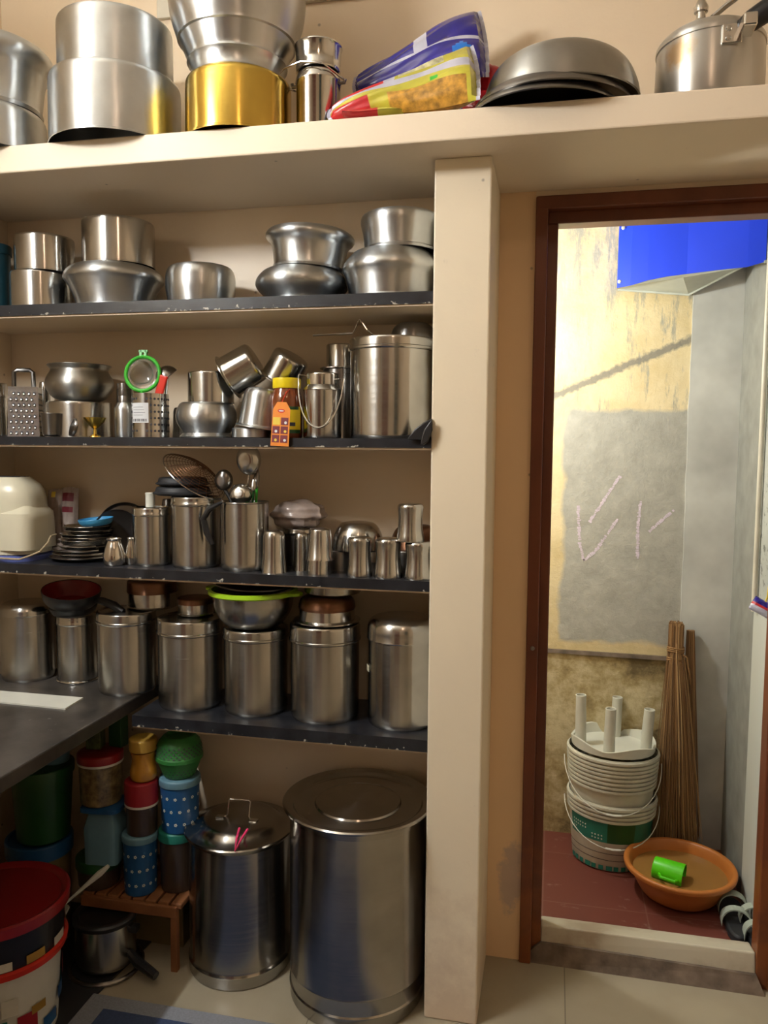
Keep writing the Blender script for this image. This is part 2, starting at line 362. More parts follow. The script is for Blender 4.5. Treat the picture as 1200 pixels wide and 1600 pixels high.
def tag(o, label, cat, group=None):
    o['label'] = label; o['category'] = cat
    if group: o['group'] = group
    return o
def struct(o): o['kind'] = 'structure'; return o
def thing(name, label, cat, loc, rot=(0, 0, 0), group=None):
    o = bpy.data.objects.new(name, None); COL.objects.link(o); o.empty_display_size = .05
    o.location = loc; o.rotation_euler = rot; return tag(o, label, cat, group)
def fil(pts, n=6):
    """polyline of (r,z[,rad]); corners with rad are rounded"""
    out = []
    for i, p in enumerate(pts):
        if len(p) < 3 or p[2] <= 0 or i in (0, len(pts)-1): out.append((p[0], p[1])); continue
        P = Vector(p[:2]); A = Vector(pts[i-1][:2]); B = Vector(pts[i+1][:2]); k = p[2]
        a = P+(A-P).normalized()*min(k, (A-P).length*.49); b = P+(B-P).normalized()*min(k, (B-P).length*.49)
        for j in range(n+1):
            t = j/n; q = a*(1-t)**2+P*2*t*(1-t)+b*t*t; out.append((q.x, q.y))
    return out
def shell(outer, t=.0015):
    """outer runs from the open rim to the axis; adds the inner skin"""
    s = 1 if outer[-1][1] > outer[0][1] else -1
    inn = []
    for i, p in enumerate(outer):
        a = Vector(outer[max(i-1, 0)]); b = Vector(outer[min(i+1, len(outer)-1)]); d = (b-a)
        if d.length < 1e-9: d = Vector((-1, 0))
        d.normalize(); nrm = Vector((-d.y, d.x))*s
        q = Vector(p)+nrm*t
        inn.append((0.0 if p[0] < 1e-6 else max(q.x, .0005), q.y))
    return [inn[-1]]+inn[-2::-1]+list(outer) if False else list(reversed(inn))+list(outer)
def frac(pts, r, h): return fil([(p[0]*r, p[1]*h)+((p[2]*r,) if len(p) > 2 else ()) for p in pts])

def spot(xl, xr, yt, zb, Y=None, yb=None):
    """a round thing standing at height zb: silhouette xl..xr, front top edge at yt; returns X, Y, radius, height"""
    xc = (xl+xr)/2; r = .08; Yc = Y if Y is not None else -.15
    for _ in range(8):
        if Y is None: Yc = atZ(xc, yb, zb).y+r
        P = atY(xc, yt, Yc); d = (P-CAM).dot(FWD); h_ = Vector((P.x-CAM.x, P.y-CAM.y)); ca = h_.normalized().dot(Vector((FWD.x, FWD.y)).normalized())
        r = (xr-xl)*d*ca/(2*FPX)
    P = atY(xc, yt, Yc-r*ca)
    return atY(xc, (yt), Yc).x, Yc, r, P.z-zb

# profiles, as (radius fraction, height fraction, rounding)
STRAIGHT = [(1.012, 0), (1.012, .02), (1.0, .03), (1.0, 1.0, .10), (.90, 1.0), (.88, .985), (0, .985)]
STRAIGHT_LIP = [(1.03, 0), (1.03, .03), (1.0, .045), (1.0, 1.0, .14), (0, 1.0)]
FLANGE = [(1.14, 0), (1.14, .02), (1.0, .05, .03), (.96, 1.0, .16), (0, 1.0)]
SHOULDER = [(.80, 0), (.80, .05), (.74, .08), (.76, .2), (.86, .48, .1), (.93, .62, .05), (1.0, .70, .08), (.97, .84, .1), (.80, 1.0, .15), (0, 1.0)]
SHOULDER_LOW = [(.74, 0), (.74, .05), (.70, .09), (.76, .18), (.96, .42, .2), (1.0, .62, .2), (.90, .84, .2), (.74, 1.0, .12), (0, 1.0)]
FLARE = [(.78, 0), (.80, .05), (.78, .1), (.82, .45, .1), (.87, .62, .06), (1.0, .74, .1), (.98, .88, .15), (.80, 1.0, .15), (0, 1.0)]
URN = [(.84, 0), (.85, .06), (.80, .10), (.90, .36, .2), (1.0, .62, .2), (.95, .86, .15), (.84, 1.0, .12), (0, 1.0)]
TUMBLER = [(.98, 0), (1.0, .02), (.90, .25, .2), (.84, .5, .3), (.86, .75, .3), (.92, .92, .1), (.80, 1.0, .14), (0, 1.0)]
TUMBLER_S = [(1.0, 0), (1.0, .03), (.92, .1), (.80, .8, .1), (.74, 1.0, .14), (0, 1.0)]
TUMBLER_P = [(1.0, 0), (.98, .03), (.88, .3, .2), (.82, .88, .2), (.66, 1.0, .2), (0, 1.0)]

def pot(name, label, cat, s, zb, prof, mat, group=None, tilt=None, t=.0016, wob=.004, bottom=None):
    X, Y, r, h = s
    th = thing(name, label, cat, (X, Y, zb), tilt or (0, 0, 0), group)
    mb = MB(); mb.lathe(shell(frac(prof, r, h), t), wob=wob, ph=random.random()*6)
    mb.build('vessel', mat, th)
    if bottom:   # base ring pressed into the closed end
        mb = MB(); mb.lathe([(r*bottom*.96, h-.0005), (r*bottom*.98, h+.0015), (r*bottom, h-.0005)]); mb.build('base_ring', mat, th)
    return h+zb
def single(name, label, cat, s, zb, prof, mat, group=None, tilt=None, t=.0012, wob=.003):
    X, Y, r, h = s
    o = MB().lathe(shell(frac(prof, r, h), t), wob=wob, ph=random.random()*6, seg=48).build(name, mat, None, (X, Y, zb), tilt)
    tag(o, label, cat, group); return zb+h

LAST = [None]
def canister(name, label, s, zb, lidh=.16, lidmat='steel', bodymat='steel_soft', dome=False, cat='canister', group='steel canisters along the counter shelf', lidr=1.03, knob=False, base=True):
    X, Y, r, h = s
    th = thing(name, label, cat, (X, Y, zb), (0, 0, random.random()*6), group)
    rb = r/lidr; hb = h*(1-lidh)
    mb = MB(); pr = fil([(0, .002), (rb*.93, .002), (rb*.955, 0), (rb*.985, .004), (rb, h*.035, .004), (rb, hb+.004), (rb*.985, hb+.004), (rb*.98, hb+.003), (0, hb+.003)])
    mb.lathe(pr, wob=.0015); mb.build('body', bodymat, th)
    mb = MB()
    if dome: lp = fil([(rb*.99, hb+.0045), (r, hb+.0045), (r*1.01, hb+.007), (r, hb+.010), (r, h*.93, .02), (r*.86, h, .02), (r*.5, h+.001), (0, h+.001)])
    else: lp = fil([(rb*.99, hb+.0045), (r, hb+.0045), (r*1.022, hb+.007), (r*1.022, hb+.011), (r, hb+.013), (r*.995, h, .007), (r*.93, h+.0005), (r*.91, h-.002), (0, h-.002)])
    mb.lathe(lp, wob=.0015); mb.build('lid', lidmat, th); LAST[0] = th
    return zb+h

# ------------------------------------------------------------------ THE SETTING
XL, XR, YB, ZC = -1.545, 1.7, -3.7, 2.95
TW = .10   # thickness of the door wall
mb = MB()
mb.box((XL-.1, 0, 0), (-.146, TW, ZC)); mb.box((-.058, 0, 1.978), (.60, TW, ZC)); mb.box((.60, 0, 0), (XR+.1, TW, ZC)); mb.box((-.146, 0, 1.996), (-.058, TW, ZC))
struct(mb.build('wall_back', 'wall', smooth=False))
struct(MB().box((-.146, 0, 0), (-.058, TW, 1.996)).build('wall_door_side', 'wallstrip', smooth=False))
struct(MB().box((XL-.1, YB, 0), (XL, 0, ZC)).build('wall_left', 'wall', smooth=False))
struct(MB().box((XR, YB, 0), (XR+.1, 0, ZC)).build('wall_right', 'wallside', smooth=False))
struct(MB().box((XL-.1, YB-.1, 0), (XR+.1, YB, ZC)).build('wall_rear', 'rearwall', smooth=False))
struct(MB().box((XL-.1, YB-.1, ZC), (XR+.1, TW, ZC+.1)).build('ceiling', 'ceil', smooth=False))
struct(MB().box((XL-.1, YB-.1, -.05), (XR+.1, .02, 0)).build('floor', 'tiles', smooth=False))
# pillar and loft slab
struct(MB().box((-.272, -.268, 0), (-.146, .0, 1.994)).build('wall_pillar', 'pillar', smooth=False, bevel=.004))
mb = MB(); mb.box((XL, -.366, 1.994), (XR, 0, 2.056))
struct(mb.build('trim_1', 'loft', smooth=False, bevel=.004))
# rear of the kitchen: unseen dark panels added to streak the metal reflections
d = MB().box((-1.3, YB+.001, 0), (-.25, YB+.05, 2.05)).build('unseen_dark_panel_1', 'frame', smooth=False, bevel=.004); struct(d)
d = MB().box((.75, YB, .9), (1.45, YB+.04, 2.0)).build('unseen_dark_panel_2', 'teal', smooth=False, bevel=.004); struct(d)

# doorway: brown frame (outer face, rebate), sill, cement base
dr = struct(thing('door_1', '', '', (0, 0, 0)))
for k_ in ('label', 'category'): del dr[k_]
JT = 1.920
mb = MB(); mb.box((-.058, -.012, 0), (-.028, .075, 1.980)); mb.box((-.030, .018, 0), (-.003, .075, JT))
mb.build('door_jamb', 'frame', dr, smooth=False, bevel=.003)
mb = MB(); mb.box((.560, -.012, 0), (.60, .075, 1.980)); mb.box((.533, .018, 0), (.562, .075, JT))
mb.build('door_jamb', 'frame', dr, smooth=False, bevel=.003)
mb = MB(); mb.box((-.056, -.0125, 1.948), (.598, .075, 1.9805)); mb.box((-.028, .018, JT), (.560, .0745, 1.95))
mb.build('door_head', 'frame', dr, smooth=False, bevel=.003)
MB().lathe([(0, .004), (.004, .003), (.006, 0), (0, 0)], seg=16).build('screw_head', 'steel_dark', dr, atY(832, 1013, -.0125), (R(90), 0, 0))
sl = MB(); sl.add([(-.003, 0.018, .045), (.533, .018, .030), (.533, .100, .03), (-.003, .100, .03), (-.003, .030, .088), (.533, .030, .088), (.533, .098, .074), (-.003, .098, .074)],
                  [(0, 3, 2, 1), (4, 5, 6, 7), (0, 1, 5, 4), (1, 2, 6, 5), (2, 3, 7, 6), (3, 0, 4, 7)])
struct(sl.build('trim_2', 'sill', smooth=False, bevel=.004))
struct(MB().add([(-.06, -.004, 0), (.55, -.010, 0), (.55, .1, 0), (-.06, .1, 0), (-.003, .012, .050), (.533, .010, .040), (.533, .1, .035), (-.003, .1, .035)],
                [(0, 3, 2, 1), (4, 5, 6, 7), (0, 1, 5, 4), (1, 2, 6, 5), (2, 3, 7, 6), (3, 0, 4, 7)]).build('trim_3', 'cement', smooth=False))

# the passage beyond the door
FY = .75; CX = .590
struct(MB().box((-1.0, FY, -.02), (CX+.1, FY+.1, 2.7)).build('wall_passage_back', 'farwall', smooth=False))
zz = MB(); zp = []
rnd = random.Random(3)
zs = [0+i*.06 for i in range(46)]
for z in zs: zp.append((.432+rnd.uniform(-.002, .002), z))
for i in range(len(zp)-1):
    (xa, za), (xb_, zb_) = zp[i], zp[i+1]
    zz.add([(xa, FY-.006, za), (CX, FY-.006, za), (CX, FY-.006, zb_), (xb_, FY-.006, zb_), (xa, FY+.01, za), (xb_, FY+.01, zb_)], [(0, 1, 2, 3), (4, 0, 3, 5)])
struct(zz.build('wall_passage_plaster', 'greylight', smooth=False))
ycor = atX(1160, 800, CX-.03).y
struct(MB().box((CX, .42, -.02), (CX+.1, FY, 2.7)).build('wall_passage_side', 'greydark', smooth=False))
struct(MB().box((CX-.006, TW, -.02), (CX+.1, .42, 2.7)).build('wall_passage_right', 'spotted', smooth=False))
struct(MB().box((-1.1, TW, -.02), (-1.0, FY+.1, 2.7)).build('wall_passage_left', 'greylight', smooth=False))
struct(MB().box((-1.1, TW, 2.6), (CX+.1, FY+.1, 2.7)).build('added_passage_cap', 'greylight', smooth=False))  # unseen cap added to keep the lamp's light inside the passage
struct(MB().box((-1.1, .02, -.05), (CX+.1, FY+.1, 0)).build('floor_passage', 'redtiles', smooth=False))
zl = atY(900, 351, TW+.1).z
struct(MB().box((-.9, TW, zl), (CX, TW+.1, zl+.25)).build('trim_4', 'greylight', smooth=False, bevel=.004))
mb = MB(); mb.add([(-.5, FY-.008, .655), (.40, FY-.008, .647), (.40, FY, .647), (-.5, FY, .655), (-.5, FY-.004, .667), (.40, FY-.004, .659), (.40, FY, .661), (-.5, FY, .667)],
                  [(0, 3, 2, 1), (4, 5, 6, 7), (0, 1, 5, 4), (1, 2, 6, 5), (2, 3, 7, 6), (3, 0, 4, 7)])
struct(mb.build('trim_5', 'cement', smooth=False))
# cream pipe running down the right passage wall
pt = atX(1181, 830, CX-.020)
o = MB().tube([(CX-.016, pt.y, 2.5), (CX-.016, pt.y, .90)], .007, 12).build('wall_pipe', 'switch'); tag(o, 'thin cream pipe running down the grey passage wall on the right', 'pipe')
# chalk strokes on the cement patch
def chalk(pts):
    mb = MB(); P = [atY(x, y, FY-.0006) for x, y in pts]
    for a, b_ in zip(P, P[1:]):
        d_ = (b_-a).normalized(); n_ = Vector((-d_.z, 0, d_.x)); k = max(2, int((b_-a).length/.006))
        for i in range(k):
            if rnd.random() < .04: continue
            p = a.lerp(b_, i/k); q = a.lerp(b_, (i+rnd.uniform(.7, 1.15))/k); w1 = rnd.uniform(.0030, .0065); sh = n_*rnd.uniform(-.0015, .0015)
            mb.add([p-n_*w1+sh, q-n_*w1+sh, q+n_*w1+sh, p+n_*w1+sh], [(0, 1, 2, 3)])
    o = mb.build('chalk_stroke', 'chalk', None, smooth=False); return o
cw = bpy.data.objects['wall_passage_back']
for pts in ([(903, 790), (906, 850), (912, 876), (930, 862), (965, 811)], [(921, 816), (938, 790), (969, 744)], [(1001, 783), (997, 820), (996, 873)], [(1014, 831), (1035, 812), (1053, 797)]):
    c_ = chalk(pts); c_.parent = cw

# built-in shelves and the counter
def shelf(z0, z1, label, x0=XL, yf=-.262, x1=-.270):
    mb = MB(); mb.box((x0, yf, z0+.001), (x1, 0, z1), 0); mb.box((x0, yf+.004, z0-.003), (x1, 0, z0+.001), 1)
    o = mb.build('wall_shelf', ['blackshelf', 'wall'], smooth=False); tag(o, label, 'shelf', 'black shelves between the left wall and the pillar'); return o
S2, S3, S4, S5, SC_ = 1.711, 1.382, 1.055, .68, .705
shelf(1.683, S2, 'uppermost black shelf, just under the painted loft slab')
shelf(1.360, S3, 'second black shelf from the top, holding the grater and milk can')
shelf(1.030, S4, 'third black shelf from the top, holding plates and tumblers')
shelf(.650, S5, 'lowest black shelf, holding tall steel canisters above the two drums', x0=-1.03, yf=-.262)
EX = -1.055
ct = thing('kitchen_counter', 'black stone kitchen counter running along the left wall', 'counter', (0, 0, 0))
MB().box((XL+.002, -2.4, SC_-.035), (EX, -.002, SC_)).build('worktop', 'stone', ct, smooth=False, bevel=.004)
MB().box((XL+.002, -2.2, 0), (XL+.02, -.9, SC_-.035)).build('back_panel', 'cement', ct, smooth=False)
# white painted strip left on the worktop
a, b_, c_, d_ = atZ(-40, 1078, SC_), atZ(130, 1092, SC_), atZ(102, 1109, SC_), atZ(-40, 1094, SC_)
strip = MB(); top = [(p.x, p.y) for p in (a, b_, c_, d_)]; top[0] = (XL+.003, top[0][1]); top[3] = (XL+.003, top[3][1])
strip.prism(top, SC_, SC_+.004); strip.build('edge_strip', 'whitep', ct, smooth=False)

# tube light on the left wall (out of frame, lights the kitchen)
tl = thing('tube_light', 'white tube light fixed high on the left kitchen wall', 'lamp', (0, 0, 0))
MB().tube([TUBE[0], TUBE[1]], .016, 16).build('tube', 'tube', tl)
MB().box((XL, TUBE[1].y-.04, 2.30), (XL+.045, TUBE[0].y+.04, 2.36)).build('batten', 'whitep', tl, smooth=False, bevel=.004)
for y in (TUBE[0].y+.02, TUBE[1].y-.02): MB().box((XL+.04, y-.015, 2.305), (-1.45, y+.015, 2.355)).build('end_cap', 'whitep', tl, smooth=False, bevel=.003)
pl = thing('passage_lamp', 'small bulb lamp on the kitchen side wall of the passage', 'lamp', OUT_LAMP)
MB().lathe([(0, .06), (.018, .06), (.022, .12), (.03, .13), (0, .13)]).build('holder', 'whitep', pl)
MB().box((-.02, -.238, .10), (.02, 0, .13)).build('bracket', 'whitep', pl, smooth=False)
bl = thing('pendant_bulb_holder', 'small warm bulb holder hanging from the kitchen ceiling behind the viewer', 'lamp', BULB)
MB().lathe([(0, .05), (.018, .05), (.020, .09), (.006, .11), (.003, .33), (0, .33)]).build('holder', 'whitep', bl)
# conduit on the wall above the loft
a = atY(470, -2, -.006); b2 = atY(580, -2, -.006)
o = MB().box((a.x-.4, -.014, a.z-.012), (b2.x, 0, a.z+.06)).build('wall_conduit', 'switch', smooth=False, bevel=.003); tag(o, 'cream cable trunking on the wall above the milk can', 'conduit')

# ------------------------------------------------------------------ TOP OF THE LOFT
ZT = 2.056
s = spot(-118, 75, 142, ZT, yb=212); print('T1', s); X, Y, r, h = s; Y = max(Y, -.366+r-.09); s = (X, Y, r, h)
z = pot('cooking_pot', 'wide upturned aluminium pot at the left end of the loft, under a bellied one', 'pot', s, ZT, STRAIGHT_LIP, 'alu')
s = spot(-125, 88, 22, z, Y=Y)
pot('cooking_pot', 'upturned bellied aluminium pot stacked on another at the left end of the loft', 'pot', s, z, FLARE, 'alu_soot', wob=.008)
s = spot(75, 284, 84, ZT, yb=195); print('T2', s)
z = pot('cooking_pot', 'largest straight-sided aluminium pot turned upside down on the loft, second stack from left', 'pot', s, ZT, STRAIGHT, 'alu', wob=.006)
s2 = spot(88, 271, -4, z, Y=s[1])
pot('cooking_pot', 'straight-sided aluminium pot upside down on the largest pot, right rim scarred with soot', 'pot', s2, z, STRAIGHT, 'alu_soot', wob=.006)
s = spot(289, 456, 90, ZT, yb=193); print('T3', s)
z = pot('brass_pot', 'shiny golden brass pot upside down on the loft under a big aluminium vessel', 'pot', s, ZT, STRAIGHT_LIP, 'brass', wob=.003)
# big flared vessel on the brass pot
Xb, Yb, rb, _ = spot(263, 479, 30, z, Y=s[1])
th = thing('cooking_vessel', 'big bellied aluminium vessel standing on the brass pot', 'pot', (Xb, Yb, z))
hv = .36
pr = fil([(rb*.66, hv), (rb*.66, hv-.01), (rb*.86, hv*.88, .05), (rb, hv*.62, .08), (rb, hv*.42, .08), (rb*.87, hv*.25, .02), (rb*.865, hv*.235), (rb*.83, hv*.23), (rb*.72, hv*.115, .01), (rb*.735, hv*.10), (rb*.70, hv*.085), (rb*.67, hv*.03), (rb*.69, 0), (0, .003)])
MB().lathe(shell(pr, .002), wob=.006, ph=2).build('vessel', 'alu', th)
# steel milk can with bail
X, Y, r, h = spot(463, 532, 103, ZT, Y=-.235); print('can', X, Y, r, h)
th = thing('milk_can', 'tall steel milk can with cup lid on the loft beside the brass pot', 'can', (X, Y, ZT))
hh = atY(502, 56, Y-r).z-ZT
MB().lathe(fil([(0, 0), (r*.95, 0, .004), (r, .006), (r, h*.86), (r*1.04, h*.88), (r*1.04, h*.90), (r*.97, h, .006), (r*.9, h+.004), (0, h+.004)])).build('body', 'chrome', th)
MB().lathe(shell(fil([(r*1.09, hh), (r*1.10, hh-.003), (r*1.05, hh-.007), (r*1.02, h+.028), (r*1.00, h+.020), (r*1.03, h+.016), (r*1.0, h+.006), (0, h+.006)]), .0012)).build('lid', 'chrome', th)
pts = [(-r*1.05, 0, h*.86)]+[(-r*1.05-.055*math.sin(t*PI/8)*1.0, -.02, h*.86+.052*(1-math.cos(t*PI/8))*.95) for t in range(1, 7)]+[(-r*.4, -r*.9, h*1.02+.035), (r*.3, -r*1.0, h*1.0+.03), (r*1.06, -.01, h*.90)]
MB().tube([(-r*1.0, 0, h*.80), (-r*1.28, -.012, h*.82), (-r*1.75, -.02, h*.90), (-r*1.80, -.025, h*.99), (-r*1.4, -.035, h*1.06), (-r*.5, -r*1.06, h*1.08), (r*.5, -r*1.10, h*1.03), (r*1.05, -.02, h*.93), (r*1.2, 0, h*.93)], .0022, 8).build('handle', 'chrome', th)
for sx_ in (-1, 1): MB().tube([(sx_*r*.98, 0, h*.88), (sx_*r*1.22, 0, h*.88), (sx_*r*1.25, 0, h*.93)], .004, 8).build('lug', 'steel_dark', th)

# snack packets
def pillow(L_, W_, T_, zone, nu=40, nv=22, seed=0, flat=.12, tap=0):
    """L along x, W along y, thickness T at z; zone(u,v,side)->material slot"""
    rg = random.Random(seed); ph = [rg.uniform(0, 6) for _ in range(8)]
    mb = MB(); top = {}; V = []; F = []; MI = []
    for side in (0, 1):
        for i in range(nu+1):
            for j in range(nv+1):
                u = i/nu*2-1; v = j/nv*2-1
                th_ = max(0, 1-abs(u)**3.5)**.6*max(0, 1-abs(v)**3)**.55
                if abs(u) > 1-flat*.6: th_ *= .0
                wr = .05*math.sin(9*v+ph[0]+3*u)*abs(u)**2+.05*math.sin(5*u+ph[1])*math.sin(4*v+ph[2])+.03*math.sin(13*v+ph[3]-7*u)
                z = (T_/2)*th_*(1+wr*2)*(1 if side == 0 else -1)
                zig = .003*math.sin(j*2.2) if abs(u) > .93 else 0
                top[(side, i, j)] = len(V); V.append((u*L_/2*(1-.04*abs(v)**2), v*W_/2*(1-.05*(1-abs(u)))*(1-tap*(1-u)/2)-W_*.25*tap*(1-u)/2*0, z*(1-tap*.6*(1-u)/2)+zig+T_*.08*math.sin(3*u+ph[4])+.0004*(1-2*side)))
        for i in range(nu):
            for j in range(nv):
                q = [top[(side, i, j)], top[(side, i+1, j)], top[(side, i+1, j+1)], top[(side, i, j+1)]]
                F.append(q if side == 0 else q[::-1]); MI.append(zone((i+.5)/nu, (j+.5)/nv, side))
    o = len(mb.v); mb.v = V; mb.f = F; mb.mi = MI; return mb
def zone_y(u, v, s):
    if u < .03 or u > .975: return 1
    if .52 < v < .62: return 1
    if v >= .62: return 1 if .40 < u < .47 else (2 if u < .40 else (4 if .5 < u < .8 and v > .7 else 0))
    if u > .42 and v < .30 and u < .93: return 3
    if u < .30 and v < .36: return 2
    return 5 if (.70 < u < .74 and .36 < v < .46) else 0
def zone_b(u, v, s):
    if u < .02 or u > .985: return 1
    if .44 < v < .49: return 1
    if v >= .49 and .50 < u < .60: return 1
    if .66 < v < .68 and .12 < u < .38: return 1
    if (u-.84)**2*4+(v-.28)**2*1 < .012: return 2
    return 0
P = atY(628, 146, -.285)
o = pillow(.345, .185, .085, zone_y, seed=3, tap=.80).build('noodle_packet', ['packyellow', 'packwhite', 'packred', 'packnoodle', 'packprint', 'green'], None, (P.x+.000, -.285, P.z-.004), (R(60), R(-11), R(-2)))
tag(o, 'yellow green noodle packet with white seam lying on the loft under the blue packet', 'packet')
P = atY(650, 88, -.18)
o = pillow(.33, .215, .085, zone_b, seed=9, tap=.72).build('snack_packet', ['packblue', 'packwhite', 'packsky'], None, (P.x, -.150, P.z-.006), (R(66), R(-11), R(-4)))
tag(o, 'dark blue glossy snack packet lying on top of the yellow packet', 'packet')
P = atY(745, 125, -.12)
o = pillow(.12, .10, .04, lambda u, v, s: 0 if v < .5 else 1, seed=5, nu=20, nv=12).build('snack_packet', ['packred', 'packblue'], None, (P.x, -.12, P.z-.02), (R(70), R(-60), 0))
tag(o, 'small red and blue packet tucked behind the big packets beside the bowls', 'packet')
P = atZ(580, 178, ZT+.01)
o = pillow(.13, .09, .02, lambda u, v, s: 0 if u < .6 else 1, seed=6, nu=20, nv=12).build('snack_packet', ['packred', 'packyellow'], None, (P.x, -.325, ZT+.013), (R(4), 0, R(6)))
tag(o, 'flat red packet corner sticking out beneath the yellow noodle packet', 'packet')

# nested bowls upside down
def bowl_prof(r, h): return fil([(r*1.0, 0), (r*1.015, .002), (r*1.01, .005), (r*.985, h*.30, .03), (r*.88, h*.70, .05), (r*.66, h*.96, .06), (r*.4, h), (0, h)])
X, Y, r, _ = spot(742, 992, 130, ZT, Y=-.245); print('bowl', X, Y, r)
Y = -.25
for i, (dx_, dy_, rr, hh, zz_, mt, lab, tl_) in enumerate(((-.020, -.014, r*.955, .062, ZT+.001, 'steel_dark', 'lowest of the three nested upturned bowls on the loft, dark rim on the slab', 0),
        (-.006, -.008, r*.985, .085, ZT+.016, 'steel_dark', 'middle rim of the three nested upturned bowls on the loft', 0), (.012, 0, r*.97, .135, ZT+.030, 'alu_dark', 'large dull dome-shaped bowl topping the nested upturned bowls on the loft', 0))):
    hh = [.035, .042, atY(878, 64, Y-.08).z-ZT-.030][i]
    o = MB().lathe(shell(bowl_prof(rr, hh), .002)).build('metal_bowl', mt, None, (X+dx_, Y+dy_, zz_)); tag(o, lab, 'bowl', 'nested upturned bowls on the loft')

# pressure cooker
X, Y, r, h = spot(1024, 1198, 42, ZT, yb=140); Y = -.366+r+.012; X, Y, r, h = spot(1024, 1198, 42, ZT, Y=Y); print('cooker', X, Y, r, h)
th = thing('pressure_cooker', 'steel pressure cooker with black handle at the right end of the loft', 'pressure cooker', (X, Y, ZT))
m, nt, b = nodes('stained_aluminium'); base_ = (.56, .56, .54)
n2 = noise(nt, 14, 6, rough=.7); tc = N(nt, 'ShaderNodeTexCoord'); vv = N(nt, 'ShaderNodeVectorMath', operation='DISTANCE'); vv.inputs[1].default_value = (-.070, -.082, .088); L(nt, tc.outputs['Object'], vv.inputs[0])
k = ramp(nt, math_(nt, 'ADD', vv.outputs['Value'], math_(nt, 'MULTIPLY', n2.outputs[0], .09)), [(.062, .7), (.085, 0.0)]).outputs[0]
L(nt, mixc(nt, k, base_, (.46, .27, .08)), b.inputs['Base Color']); b.inputs['Metallic'].default_value = .9; b.inputs['Roughness'].default_value = .33
tg = N(nt, 'ShaderNodeTangent'); tg.direction_type = 'RADIAL'; tg.axis = 'Z'; L(nt, tg.outputs[0], b.inputs['Tangent']); b.inputs['Anisotropic'].default_value = .8; b.inputs['Anisotropic Rotation'].default_value = .25; M['cooker'] = m
MB().lathe(fil([(0, 0), (r*.94, 0, .01), (r*.985, .012), (r, h*.5), (r*.985, h*.93), (r*.975, h), (0, h)])).build('body', 'cooker', th)
MB().lathe(fil([(r*.96, h-.004), (r*1.0, h-.002), (r*1.0, h+.008, .006), (r*.80, h+.030, .02), (r*.4, h+.040), (0, h+.042)])).build('lid', 'cooker', th)
MB().lathe(fil([(0, 0), (.009, 0), (.009, .018), (.013, .019), (.014, .028), (.011, .034), (.006, .045), (0, .046)]), seg=24).build('weight', 'chrome', th, (-.028, -.05, h+.034))
MB().lathe(fil([(0, 0), (.017, 0), (.012, .012), (0, .014)]), seg=24).build('vent_base', 'chrome', th, (-.028, -.05, h+.026))
mb = MB(); mb.tube([(-.03, -.03, h+.030), (.02, -.05, h+.062), (.06, -.06, h+.085)], .0055, 8); mb.build('lock_bar', 'chrome', th)
a = Vector((.022, -r*.98, h*.86))
mb = MB(); mb.box((-.02, -.006, -.022), (.018, 0, .016)); mb.box((.010, -.05, -.012), (.035, 0, .012)); bk = mb.build('handle_bracket', 'chrome', th, a, smooth=False, bevel=.004)
mb = MB()
for z_ in (-.012, .006): mb.lathe([(0, .004), (.004, .0035), (.006, 0), (0, 0)], seg=14, mat=Matrix.Translation((-.008, -.006, z_)) @ Matrix.Rotation(R(90), 4, 'X'))
mb.build('rivet', 'steel', bk)
mb = MB(); mb.tube([(.036, -r*.96, h*.93), (.055, -r*1.02, h*1.0), (.085, -r*1.12, h*1.12), (.13, -r*1.25, h*1.24)], .016, 12, rs=[.014, .020, .021, .016]); mb.build('handle', 'blackp', th)

# ------------------------------------------------------------------ SHELF 2
s = spot(-45, 17, 376, S2, Y=-.12)
X, Y, r, h = s; th = thing('storage_canister', 'dark teal plastic canister at the left end of the uppermost black shelf', 'canister', (X, Y, S2))
MB().lathe(fil([(0, 0), (r*.95, 0, .005), (r, h*.86), (0, h*.86)])).build('body', 'teal', th); MB().lathe(fil([(r, h*.86), (r*1.05, h*.86), (r*1.05, h, .006), (0, h)])).build('lid', 'teal', th)
s = spot(14, 113, 419, S2, Y=-.13)
z = pot('steel_pot', 'shiny straight steel pot at left of the uppermost black shelf, bottom of its pair', 'pot', s, S2, STRAIGHT, 'steel')
s = spot(21, 117, 361, z, Y=-.13); pot('steel_pot', 'shiny straight steel pot stacked at left of the uppermost black shelf, top of its pair', 'pot', s, z, STRAIGHT, 'steel')
s = spot(97, 259, 400, S2, Y=-.136)
z = pot('cooking_pot', 'bellied aluminium pot with sooty rim on the uppermost shelf, under a straight steel pot', 'pot', s, S2, SHOULDER, 'alu_soot', wob=.006)
s = spot(127, 242, 333, z, Y=-.136); pot('steel_pot', 'tall straight steel pot standing on the bellied sooty pot', 'pot', s, z, STRAIGHT, 'steel')
s = spot(258, 369, 405, S2, Y=-.13)
z = pot('cooking_pot', 'small lone upturned aluminium pot on the uppermost shelf beside the lit wall patch', 'pot', s, S2, [(.95, 0), (.97, .05), (.93, .1), (1.0, .45, .1), (1.0, .8, .12), (.9, 1.0, .15), (0, 1.0)], 'alu', wob=.01)
s = spot(398, 546, 405, S2, Y=-.136)
z = pot('cooking_pot', 'low bulging aluminium pot with burnt top under the flared pot, uppermost shelf', 'pot', s, S2, SHOULDER_LOW, 'alu_soot', wob=.007)
s = spot(412, 553, 341, z-.002, Y=-.136); pot('cooking_pot', 'flared aluminium pot leaning slightly on the low bulging pot', 'pot', s, z-.001, FLARE, 'alu', wob=.006, tilt=(0, R(3), 0))
s = spot(534, 692, 376, S2, Y=-.142)
